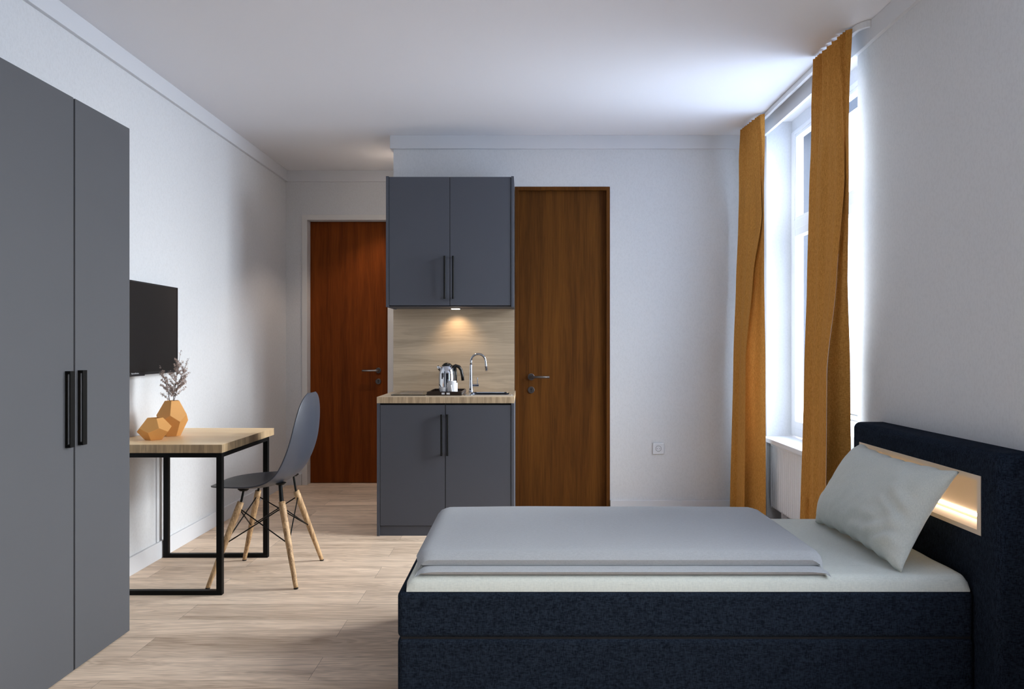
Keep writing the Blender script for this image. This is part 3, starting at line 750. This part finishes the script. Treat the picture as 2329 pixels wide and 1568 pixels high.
# tap
t = thing('tap', 'chrome swan-neck kitchen tap standing behind the sink', 'tap', (-0.388, 5.06, WT))
tx, ty = -0.388, 5.06
bm = bmesh.new(); lathe(bm, tx, ty, [(0.019, WT+.0005), (0.019, WT+0.006), (0.0155, WT+0.012), (0.0125, WT+0.10), (0.0105, WT+0.195), (0.0095, WT+0.197)], 28)
obj('body', bm, M_CHROME, t, smooth=False)
pts = [(tx, ty, WT+0.19), (tx, ty, WT+0.215)]+arc(tx+0.052, WT+0.220, 0.052, PI, 0.12, 22, ty)+[(tx+0.107, ty, WT+0.195), (tx+0.112, ty, WT+0.150)]
bm = bmesh.new(); tube(bm, pts, [0.0085]*(len(pts)-2)+[0.009, 0.0105], 18)
obj('spout', bm, M_CHROME, t, smooth=True)
bm = bmesh.new(); tube(bm, [(tx+0.008, ty, WT+0.047), (tx+0.056, ty, WT+0.047)], 0.0115, 20)
lv = obj('lever_joint', bm, M_CHROME, t, smooth=False)
bm = bmesh.new(); tube(bm, [(tx+0.045, ty, WT+0.056), (tx+0.047, ty, WT+0.103)], 0.003, 10); obj('lever', bm, M_CHROME, lv)
# tray
t = thing('tray', 'dark brown serving tray holding the kettle and white crockery on the worktop', 'tray', (-0.535, 4.84, WT))
TX0, TX1, TY0, TY1 = -0.652, -0.420, 4.668, 5.02
bm = bmesh.new(); zb = WT+0.0005
box(bm, TX0+.004, TX1-.004, TY0+.004, TY1-.004, zb, zb+0.006)
box(bm, TX0, TX0+0.008, TY0, TY1, zb, zb+0.024); box(bm, TX1-0.008, TX1, TY0, TY1, zb, zb+0.024)
box(bm, TX0+0.008, TX1-0.008, TY0, TY0+0.008, zb, zb+0.026); box(bm, TX0+0.008, TX1-0.008, TY1-0.008, TY1, zb, zb+0.026)
obj('tray_body', bm, M_TRAY, t, bevel=0.0015)
for xa, xb in ((-0.553, -0.533), (-0.521, -0.499)):
    obj('handle_plate', B((xa, xb, TY0-0.0015, TY0-0.0002, zb+0.007, zb+0.019)), M_WHITEC, t, label='small white plate on the tray front', bevel=0.0004)
# kettle
zk = zb+0.0065
t = thing('kettle', 'polished chrome kettle with black handle standing on the tray', 'kettle', (-0.5415, 4.90, zk))
kx, ky = -0.5415, 4.90
bm = bmesh.new(); lathe(bm, kx, ky, [(0.056, zk), (0.057, zk+0.008), (0.057, zk+0.015)], 40); obj('base', bm, M_BLKPL, t)
prof = [(0.0585, zk+0.0155), (0.0595, zk+0.03), (0.0595, zk+0.10), (0.0585, zk+0.125), (0.0550, zk+0.147), (0.0485, zk+0.166), (0.0400, zk+0.181), (0.0330, zk+0.189)]
bm = bmesh.new(); lathe(bm, kx, ky, prof, 48); obj('body', bm, M_CHROME, t, smooth=True)
bm = bmesh.new(); lathe(bm, kx, ky, [(0.0380, zk+0.1845), (0.0330, zk+0.192), (0.024, zk+0.201), (0.012, zk+0.206), (0.002, zk+0.2075)], 40); obj('lid', bm, M_BLKPL, t, smooth=True)
bm = bmesh.new(); tube(bm, [(kx-0.040, ky, zk+0.155), (kx-0.058, ky, zk+0.172), (kx-0.068, ky, zk+0.183)], [0.018, 0.012, 0.009], 14); obj('spout', bm, M_CHROME, t, smooth=True)
bm = bmesh.new(); tube(bm, [(kx+0.036, ky, zk+0.172), (kx+0.060, ky, zk+0.185), (kx+0.082, ky, zk+0.178), (kx+0.097, ky, zk+0.155), (kx+0.105, ky, zk+0.12), (kx+0.109, ky, zk+0.082)], [0.013, 0.013, 0.012, 0.011, 0.0105, 0.010], 14)
tube(bm, [(kx+0.055, ky, zk+0.17), (kx+0.061, ky, zk+0.12), (kx+0.061, ky, zk+0.02)], [0.010, 0.007, 0.006], 12)
obj('handle', bm, M_BLKPL, t, smooth=True)
bm = B((kx-0.033, kx-0.027, ky-0.0555, ky-0.050, zk+0.095, zk+0.135)); obj('water_gauge', bm, M_BLKPL, t, bevel=0.001)
# mug
t = thing('mug', 'white ceramic lidded mug with its handle facing out, before the kettle', 'mug', (-0.488, 4.715, zk))
mx_, my_ = -0.488, 4.718
bm = bmesh.new(); lathe(bm, mx_, my_, [(0.032, zk), (0.0365, zk+0.004), (0.0365, zk+0.074), (0.034, zk+0.0765), (0.005, zk+0.0765)], 36); obj('body', bm, M_WHITEC, t, smooth=False, bevel=0.0008)
bm = bmesh.new(); lathe(bm, mx_, my_, [(0.0265, zk+0.077), (0.0275, zk+0.079), (0.0275, zk+0.088), (0.025, zk+0.090), (0.004, zk+0.090)], 36); obj('lid', bm, M_WHITEC, t)
bm = bmesh.new(); tube(bm, [(mx_-0.003, my_-0.034, zk+0.061), (mx_-0.003, my_-0.052, zk+0.060), (mx_, my_-0.056, zk+0.045), (mx_+0.002, my_-0.050, zk+0.024), (mx_+0.003, my_-0.034, zk+0.018)], 0.0045, 12); obj('handle', bm, M_WHITEC, t, smooth=True)
# bowl with spoon
bx_, by_ = -0.5475, 4.712
bm = bmesh.new(); lathe(bm, bx_, by_, [(0.016, zk), (0.021, zk+0.010), (0.0265, zk+0.046), (0.0245, zk+0.046), (0.019, zk+0.012), (0.005, zk+0.006)], 36)
o = obj('bowl', bm, M_WHITEC, smooth=False, origin=(bx_, by_, zk)); tag(o, 'small white ceramic bowl with a spoon in it on the tray', 'bowl')
bm = bmesh.new(); tube(bm, [(bx_+0.004, by_, zk+0.0125), (bx_-0.010, by_, zk+0.040), (bx_-0.026, by_, zk+0.066)], [0.0025, 0.0018, 0.0028], 8)
o = obj('spoon', bm, M_BLKPL, origin=(bx_, by_, zk+.01)); tag(o, 'small dark spoon leaning in the white bowl', 'spoon')

# ------------------------------------------------------------------ socket on the back wall
t = thing('wall_socket', 'square white wall socket low on the wall beside the walnut door', 'socket', (0.986, YB, 0.472))
sxx, szz = 0.984, 0.4715
obj('cover_plate', B((sxx-0.041, sxx+0.041, YB-0.010, YB-0.0003, szz-0.041, szz+0.041)), M_SOCK, t, bevel=0.003)
bm = bmesh.new(); lathe(bm, sxx, szz, [(0.0215, YB-0.0098), (0.0215, YB-0.0108), (0.0195, YB-0.0108), (0.0190, YB-0.0099)], 32, 'Y', close=False); obj('rim', bm, M_SOCKD, t)
bm = bmesh.new()
for dx_ in (-0.0095, 0.0095): lathe(bm, sxx+dx_, szz, [(0.0027, YB-0.0098), (0.0027, YB-0.0104)], 12, 'Y')
obj('pin_hole', bm, M_SOCKD, t)

# ------------------------------------------------------------------ radiator in the window recess
t = thing('radiator', 'white ribbed panel radiator below the window sill', 'radiator', (1.75, 4.2, 0.1))
bm = bmesh.new(); y0, y1 = W1[0]+0.05, W1[1]-0.04
n = 36; prev = None
verts = []
for i in range(n*4+1):
    y = y0+(y1-y0)*i/(n*4); off = 0.0 if (i % 4) in (0, 1) else 0.008
    verts.append((bm.verts.new((XR+0.022+off, y, 0.13)), bm.verts.new((XR+0.022+off, y, 0.545))))
for a, b in zip(verts, verts[1:]): bm.faces.new((a[0], b[0], b[1], a[1]))
obj('front_panel', bm, M_RAD, t)
obj('casing', B((XR+0.030, XR+0.12, y0, y1, 0.12, 0.55), (XR+0.016, XR+0.03, y0-.004, y0, 0.12, 0.555), (XR+0.016, XR+0.03, y1, y1+.006, 0.12, 0.555), (XR+0.016, XR+0.12, y0-.004, y1+.006, 0.546, 0.558),
                (XR+0.05, XR+0.08, y0+.1, y0+.13, 0, 0.12), (XR+0.05, XR+0.08, y1-.13, y1-.1, 0, 0.12), (XR+0.12, XW-.001, y1-.3, y1-.26, 0.3, 0.34)), M_RAD, t)

# ------------------------------------------------------------------ curtain rail and curtains
RX, RZ = 1.602, 2.748
t = thing('curtain_rail', 'white curtain rail on the ceiling curving back to the wall', 'curtain rail', (RX, 4.2, RZ))
def strip(bm, pts, hw, z0, z1):
    L_ = []
    for i, p in enumerate(pts):
        a = Vector(pts[max(i-1, 0)]); b = Vector(pts[min(i+1, len(pts)-1)]); d = (b-a).normalized(); n_ = Vector((-d.y, d.x))
        P = Vector(p); L_.append([bm.verts.new((P.x+n_.x*s*hw, P.y+n_.y*s*hw, z)) for s, z in ((-1, z0), (1, z0), (1, z1), (-1, z1))])
    for a, b in zip(L_, L_[1:]):
        for k_ in range(4): bm.faces.new((a[k_], a[(k_+1) % 4], b[(k_+1) % 4], b[k_]))
    bm.faces.new(L_[0][::-1]); bm.faces.new(L_[-1])
pts = [(RX, YB-0.03), (RX, 3.44)]+[(RX+0.050-0.050*math.cos(a), 3.44-0.085*math.sin(a)) for a in [PI/2*i/8 for i in range(1, 9)]]
bm = bmesh.new(); strip(bm, [Vector(p) for p in pts], 0.009, RZ, H-0.002)
obj('track', bm, M_WINFR, t)
bm = bmesh.new(); strip(bm, [Vector(p) for p in pts[:2]], 0.004, H-0.002, H-0.0002); obj('dark_gap_strip', bm, M_GAP, t)  # near-black strip filling the gap between track and ceiling

def curtain(label, levels, ny, teeth, seed):
    """levels: (z, [(x, y) ...]) with the same number of corner points, top first"""
    rnd = random.Random(seed)
    t = thing('curtain', label, 'curtain', (levels[0][1][0][0], levels[0][1][0][1], 0.02), 'ochre curtains at the window')
    npts = len(levels[0][1]); sub = ny
    # resample each level by fixed parameter
    def section(z):
        for (za, A), (zb_, Bq) in zip(levels, levels[1:]):
            if z <= za+1e-6 and z >= zb_-1e-6:
                f = (za-z)/(za-zb_); f = f*0.5+sstep(f)*0.5
                return [Vector(a).lerp(Vector(b), f) for a, b in zip(A, Bq)]
        return [Vector(a) for a in levels[-1][1]]
    top, bot = levels[0][0], levels[-1][0]
    nz = 90; bm = bmesh.new(); rows = []
    ph = [rnd.uniform(0, 6) for _ in range(4)]
    for iz in range(nz+1):
        fz = iz/nz; z = top+(bot-top)*fz
        S = section(z); row = []
        N = (npts-1)*sub
        for k_ in range(N+1):
            u = k_/N; x = u*(npts-1); i = min(int(x), npts-2); f = x-i
            # rounded corners between straight runs
            p = S[i].lerp(S[i+1], f)
            d = S[i+1]-S[i]; ln = d.length
            nrm = Vector((-d.y, d.x))/max(ln, 1e-5)
            arc_u = (p-S[0]).length
            dep = (p.y-levels[0][1][0][1])
            amp_t = 0.015*max(0, 1-(top-z)/0.5)
            saw = (teeth*u) % 1.0
            pl = amp_t*(saw/0.72*2-1 if saw < 0.72 else 1-(saw-0.72)/0.28*2)
            amp_b = 0.0048*min(1, (top-z)/0.6)
            rip = amp_b*(math.sin(u*34+ph[0]+0.6*math.sin(z*1.3+ph[1]))+0.6*math.sin(u*61+ph[2]+z*0.5))
            rip *= min(1.0, 12*u, 12*(1-u)) if (z < top-.5) else 1
            rip *= min(1.0, 6*min(f, 1-f)) if (ln > 0.12 or d.x > 0.03) and d.y < 0 else 0.0
            q_ = p+Vector((pl, 0))+nrm*rip
            zz = z-0.006*max(0, 1-(top-z)/0.15)*(1-saw)
            row.append(bm.verts.new((q_.x, q_.y, zz)))
        rows.append(row)
    for a, b in zip(rows, rows[1:]):
        for i in range(len(a)-1): bm.faces.new((a[i], a[i+1], b[i+1], b[i]))
    o = obj('drape', bm, M_CURT, t, smooth=True)
    e_ = o.modifiers.new('edges', 'EDGE_SPLIT'); e_.split_angle = math.radians(38)
    # gliders under the track
    (x0, y0), (x1, y1) = levels[0][1][0], levels[0][1][-1]
    for k_ in range(6):
        f = (k_+0.5)/6; y = y0+(y1-y0)*f
        bm = bmesh.new(); tube(bm, [(RX-0.014, y, RZ-0.006), (RX, y, RZ-0.002)], 0.0035, 8); obj('glider', bm, M_WINFR, t)
def XP(px, y): return ((px-VX)*y/F, y)
TZ = 2.772; CX = 1.550
curtain('ochre curtain hanging at the headboard end of the window', [
    (TZ, [(1.560, 3.775), (1.561, 3.73), (1.562, 3.70), (1.566, 3.60), (1.570, 3.50), (1.573, 3.46), (1.577, 3.42)]),
    (2.50, [XP(1848, 3.80), XP(1866, 3.74), XP(1868, 3.70), (1.564, 3.60), (1.574, 3.48), (1.580, 3.455), (1.572, 3.42)]),
    (2.05, [XP(1840, 3.83), XP(1857, 3.77), XP(1858, 3.72), XP(1890, 3.58), XP(1921, 3.45), XP(1921, 3.468), XP(1931, 3.425)]),
    (1.55, [XP(1835, 3.84), XP(1853, 3.77), XP(1852, 3.72), XP(1880, 3.58), XP(1903, 3.43), XP(1901, 3.48), XP(1928, 3.47)]),
    (1.10, [XP(1829, 3.83), XP(1849, 3.77), XP(1847, 3.72), XP(1867, 3.58), XP(1881, 3.43), XP(1877, 3.52), XP(1934, 3.50)]),
    (0.02, [XP(1817, 3.83), XP(1841, 3.77), XP(1839, 3.72), XP(1861, 3.58), XP(1877, 3.43), XP(1872, 3.52), XP(1938, 3.50)])], 14, 10.71, 5)
curtain('ochre curtain hanging at the back-wall end of the window', [
    (TZ, [(1.545, 5.00), (1.548, 4.94), (1.551, 4.90), (1.556, 4.83), (1.565, 4.74), (1.570, 4.70), (1.576, 4.665)]),
    (2.55, [XP(1683, 5.03), (1.545, 4.96), (1.548, 4.92), (1.556, 4.84), (1.576, 4.72), (1.580, 4.70), (1.584, 4.67)]),
    (2.10, [XP(1679, 5.10), XP(1694, 5.02), XP(1693, 4.97), XP(1716, 4.86), XP(1733, 4.73), XP(1732, 4.76), XP(1738, 4.70)]),
    (1.70, [XP(1674, 5.12), XP(1690, 5.05), XP(1688, 5.0), XP(1702, 4.87), XP(1713, 4.75), XP(1711, 4.82), XP(1738, 4.70)]),
    (1.15, [XP(1668, 5.12), XP(1684, 5.05), XP(1682, 5.0), XP(1688, 4.88), XP(1696, 4.75), XP(1694, 4.83), XP(1741, 4.70)]),
    (0.02, [XP(1660, 5.12), XP(1678, 5.05), XP(1675, 5.0), XP(1683, 4.88), XP(1693, 4.75), XP(1691, 4.83), XP(1742, 4.70)])], 14, 10.71, 9)

# ------------------------------------------------------------------ bed
t = thing('bed', 'navy upholstered box-spring bed with a high headboard and lit niche', 'bed', (0.55, 2.8, 0))
BX0, BX1, BY0, BY1 = -0.4355, 1.533, 2.395, 3.235
obj('base', B((BX0, BX1+0.0, BY0, BY1, 0.0, 0.226)), M_NAVY, t, bevel=0.018, bseg=4)
obj('box_spring', B((BX0, BX1-0.003, BY0, BY1, 0.2265, 0.385)), M_NAVY, t, bevel=0.018, bseg=4)
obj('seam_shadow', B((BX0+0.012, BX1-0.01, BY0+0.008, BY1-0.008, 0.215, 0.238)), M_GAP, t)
# mattress with linen sheet
bm = bmesh.new(); nx, ny_ = 120, 60
mx0, mx1, my0, my1 = -0.405, 1.520, 2.402, 3.222
def mtop(u, v):
    x = mx0+(mx1-mx0)*u; y = my0+(my1-my0)*v
    dx_ = min(x-mx0, mx1-x); dy_ = min(y-my0, my1-y); r = 0.024
    z = 0.4385
    for d_ in (dx_, dy_):
        if d_ < r: z -= (r-math.sqrt(max(0, r*r-(r-d_)**2)))
    z += 0.0025*noise.noise(Vector((x*3, y*6, 2)))+0.0015*noise.noise(Vector((x*14, y*9, 0)))
    return (x, y, z)
g = grid_surface(bm, nx, ny_, mtop)
per = [g[i][0] for i in range(nx)]+[g[nx-1][j] for j in range(1, ny_)]+[g[i][ny_-1] for i in range(nx-2, -1, -1)]+[g[0][j] for j in range(ny_-2, 0, -1)]
low = [bm.verts.new((v.co.x, v.co.y, 0.384)) for v in per]
for i in range(len(per)):
    j = (i+1) % len(per); bm.faces.new((per[i], per[j], low[j], low[i]))
bm.faces.new(low)
obj('mattress', bm, M_LINEN, t, smooth=False, label='grey-green linen sheet over a thin mattress')
m_ = bpy.data.objects['mattress']
for p in m_.data.polygons: p.use_smooth = len(p.vertices) == 4
e_ = m_.modifiers.new('edges', 'EDGE_SPLIT'); e_.split_angle = math.radians(50)
# headboard with a hole for the niche
HX0_, HX1_, HY0, HY1, HZ = 1.535, 1.667, 2.285, 3.306, 0.872
NY0, NY1, NZ0, NZ1 = 2.367, 3.226, 0.584, 0.785
bm = bmesh.new()
ys, zs = [HY0, NY0, NY1, HY1], [0, NZ0, NZ1, HZ]
V = {}
for i in range(4):
    for j in range(4):
        V[i, j, 0] = bm.verts.new((HX0_, ys[i], zs[j])); V[i, j, 1] = bm.verts.new((HX1_, ys[i], zs[j]))
for i in range(3):
    for j in range(3):
        bm.faces.new((V[i, j, 1], V[i+1, j, 1], V[i+1, j+1, 1], V[i, j+1, 1]))
        if (i, j) != (1, 1): bm.faces.new((V[i, j, 0], V[i, j+1, 0], V[i+1, j+1, 0], V[i+1, j, 0]))
for i in range(3):
    bm.faces.new((V[i, 0, 0], V[i+1, 0, 0], V[i+1, 0, 1], V[i, 0, 1])); bm.faces.new((V[i, 3, 0], V[i, 3, 1], V[i+1, 3, 1], V[i+1, 3, 0]))
    bm.faces.new((V[0, i, 0], V[0, i, 1], V[0, i+1, 1], V[0, i+1, 0])); bm.faces.new((V[3, i, 0], V[3, i+1, 0], V[3, i+1, 1], V[3, i, 1]))
nd = {}
XN = 1.632
for (i, j) in ((1, 1), (2, 1), (2, 2), (1, 2)): nd[i, j] = bm.verts.new((XN, ys[i], zs[j]))
cyc = [(1, 1), (2, 1), (2, 2), (1, 2)]
for a, b in zip(cyc, cyc[1:]+cyc[:1]): bm.faces.new((V[a+(0,)], V[b+(0,)], nd[b], nd[a]))
bm.faces.new([nd[c_] for c_ in cyc])
bwl = bm.edges.layers.float.new('bevel_weight_edge')
for e_ in bm.edges:
    a, b = e_.verts[0].co, e_.verts[1].co
    def on(v): return (abs(v.y-HY0) < 1e-5)+(abs(v.y-HY1) < 1e-5), abs(v.z-HZ) < 1e-5, abs(v.x-HX0_) < 1e-5
    fy = (abs(a.y-HY0) < 1e-5 and abs(b.y-HY0) < 1e-5) or (abs(a.y-HY1) < 1e-5 and abs(b.y-HY1) < 1e-5)
    fz = abs(a.z-HZ) < 1e-5 and abs(b.z-HZ) < 1e-5
    fx = abs(a.x-HX0_) < 1e-5 and abs(b.x-HX0_) < 1e-5
    if (fy and fz) or (fy and fx) or (fz and fx): e_[bwl] = 1.0
hb = obj('headboard', bm, M_NAVY, t)
bv = hb.modifiers.new('bevel', 'BEVEL'); bv.width = 0.030; bv.segments = 5; bv.limit_method = 'WEIGHT'
# niche frame and lining
fq = 0.016
bm = B((HX0_-0.002, XN-0.001, NY0, NY0+fq*1.2, NZ0, NZ1), (HX0_-0.002, XN-0.001, NY1-fq*1.2, NY1, NZ0, NZ1), (HX0_-0.002, XN-0.001, NY0+fq*1.2, NY1-fq*1.2, NZ0, NZ0+fq), (HX0_-0.002, XN-0.001, NY0+fq*1.2, NY1-fq*1.2, NZ1-fq, NZ1),
       (XN-0.006, XN-0.0012, NY0+fq*1.2, NY1-fq*1.2, NZ0+fq, NZ1-fq))
nf = obj('niche_frame', bm, M_BEIGE, hb, label='beige lined niche')
obj('light_strip', B((XN-0.0095, XN-0.0062, NY0+fq*1.2+.001, NY1-fq*1.2-.001, NZ0+fq+0.012, NZ0+fq+0.022)), M_LED, hb, label='glowing warm light strip')
# ------------------------------------------------------------------ folded duvet
def slab(bm, x0, x1, y0, y1, z0, z1, r, crown, nx=90, ny=44, tip=0.0, wav=0.0, sag=0.0):
    """soft slab: flat sides with rounded edges"""
    def top(u, v):
        x = x0+(x1-x0)*u; y = y0+(y1-y0)*v
        dx_, dy_ = min(x-x0, x1-x), min(y-y0, y1-y)
        z = z1
        for d_, rr in ((dx_, r*1.8), (dy_, r)):
            if d_ < rr: z -= (z1-z0)*0.55*(1-math.sqrt(max(0, 1-((rr-d_)/rr)**2)))
        z += crown*(math.sin(PI*u)**0.8)*(math.sin(PI*v)**0.7)
        z += wav*noise.noise(Vector((x*2.2, y*3.5, z0*10)))*min(1, dx_/0.1)*min(1, dy_/0.08)
        z -= sag*u
        # corners drawn out a little
        c = max(0, 1-dx_/0.05)*max(0, 1-dy_/0.05)
        return (x+(tip*c if u > .5 else -tip*c), y, z-c*(z1-z0)*0.25)
    g = grid_surface(bm, nx, ny, top)
    per = [g[i][0] for i in range(nx)]+[g[nx-1][j] for j in range(1, ny)]+[g[i][ny-1] for i in range(nx-2, -1, -1)]+[g[0][j] for j in range(ny-2, 0, -1)]
    cx_, cy_ = (x0+x1)/2, (y0+y1)/2
    lo_ = []
    for v in per:
        d = Vector((cx_-v.co.x, cy_-v.co.y, 0)); 
        lo_.append(bm.verts.new((v.co.x+math.copysign(0.006, d.x)*(abs(d.x) > .3), v.co.y+math.copysign(0.006, d.y)*(abs(d.y) > .2), z0)))
    for i in range(len(per)):
        j = (i+1) % len(per); bm.faces.new((per[i], per[j], lo_[j], lo_[i]))
    bm.faces.new(lo_)
bm = bmesh.new()
slab(bm, -0.360, 1.030, 2.400, 3.12, 0.4420, 0.4640, 0.014, 0.0, tip=0.016)
slab(bm, -0.382, 1.040, 2.425, 3.15, 0.4655, 0.5100, 0.030, 0.020, wav=0.006, tip=-0.012)
o = obj('duvet', bm, M_DUVET, smooth=True, origin=(0.33, 2.78, 0.44))
e_ = o.modifiers.new('edges', 'EDGE_SPLIT'); e_.split_angle = math.radians(45)
tag(o, 'folded off-white duvet lying across the foot half of the bed', 'duvet')
# ------------------------------------------------------------------ pillow
def pillow():
    c0 = Vector((1.398, 2.787, 0.614)); eu = Vector((0, 1, 0)); ev = Vector((0.50, 0, 0.866)).normalized(); en = Vector((-0.866, 0, 0.50))
    W_, H_ = 0.360, 0.202
    bm = bmesh.new(); nu, nv = 70, 50
    def pt(u, v, s):
        a, b = u*2-1, v*2-1
        # edges drawn in between the corners, corners pulled out
        px = a*W_*(1-(0.085 if a < 0 else -0.02)*(1-b*b)); pz = b*H_*(1-0.10*(1-a*a))
        th = 0.098*((1-abs(a)**3.4)**0.60)*((1-abs(b)**3.0)**0.60)
        wr = noise.noise(Vector((px*9, pz*9, 1.3)))*0.011+noise.noise(Vector((px*22+pz*10, pz*26, 4)))*0.0035
        # creases running in from the lower corner
        dlow = math.hypot(a+0.55, (b+0.72)*1.1)
        wr += 0.010*math.exp(-(dlow*2.2)**2)*math.sin(pz*95+px*40+1.5*math.sin(px*28))
        wr += 0.008*math.exp(-((a+0.72)/0.25)**2)*math.sin(pz*60-px*45+1.2*math.sin(pz*30))*(1-abs(b))
        edge = min(1, 6*(1-abs(a)))*min(1, 6*(1-abs(b)))
        off = (th if s > 0 else -th*0.45)+wr*edge*(1 if s > 0 else 0.4)
        rip = 0.005*math.sin(a*21+b*2)*(abs(b) > .9)*0.6
        return c0+eu*px+ev*(pz+rip)+en*off
    A = [[bm.verts.new(pt(i/(nu-1), j/(nv-1), 1)) for j in range(nv)] for i in range(nu)]
    Bk = [[A[i][j] if i in (0, nu-1) or j in (0, nv-1) else bm.verts.new(pt(i/(nu-1), j/(nv-1), -1)) for j in range(nv)] for i in range(nu)]
    for i in range(nu-1):
        for j in range(nv-1):
            bm.faces.new((A[i][j], A[i+1][j], A[i+1][j+1], A[i][j+1])); bm.faces.new((Bk[i][j], Bk[i][j+1], Bk[i+1][j+1], Bk[i+1][j]))
    o = obj('pillow', bm, M_LINEN, smooth=True, origin=tuple(c0)); tag(o, 'grey-green linen pillow leaning against the lit headboard niche', 'pillow')
pillow()

# ------------------------------------------------------------------ hall downlight
t = thing('downlight', 'small round recessed ceiling lamp in the hall beside the corner', 'light', (-1.03, 5.70, H))
bm = bmesh.new(); lathe(bm, -1.03, 5.70, [(0.034, H-0.0005), (0.034, H-0.006), (0.028, H-0.008), (0.026, H-0.004)], 28); obj('ring', bm, M_STEEL, t)
bm = bmesh.new(); lathe(bm, -1.03, 5.70, [(0.025, H-0.0041), (0.025, H-0.0045)], 28); obj('lens', bm, M_HLED, t)
ld = bpy.data.lights.new('hall_spot', 'SPOT'); ld.energy = 40; ld.color = (1.0, 0.80, 0.62); ld.spot_size = math.radians(106); ld.spot_blend = 0.4; ld.shadow_soft_size = 0.03
lo = bpy.data.objects.new('hall_spot', ld); link(lo); lo.location = (-1.03, 5.70, H-0.012)
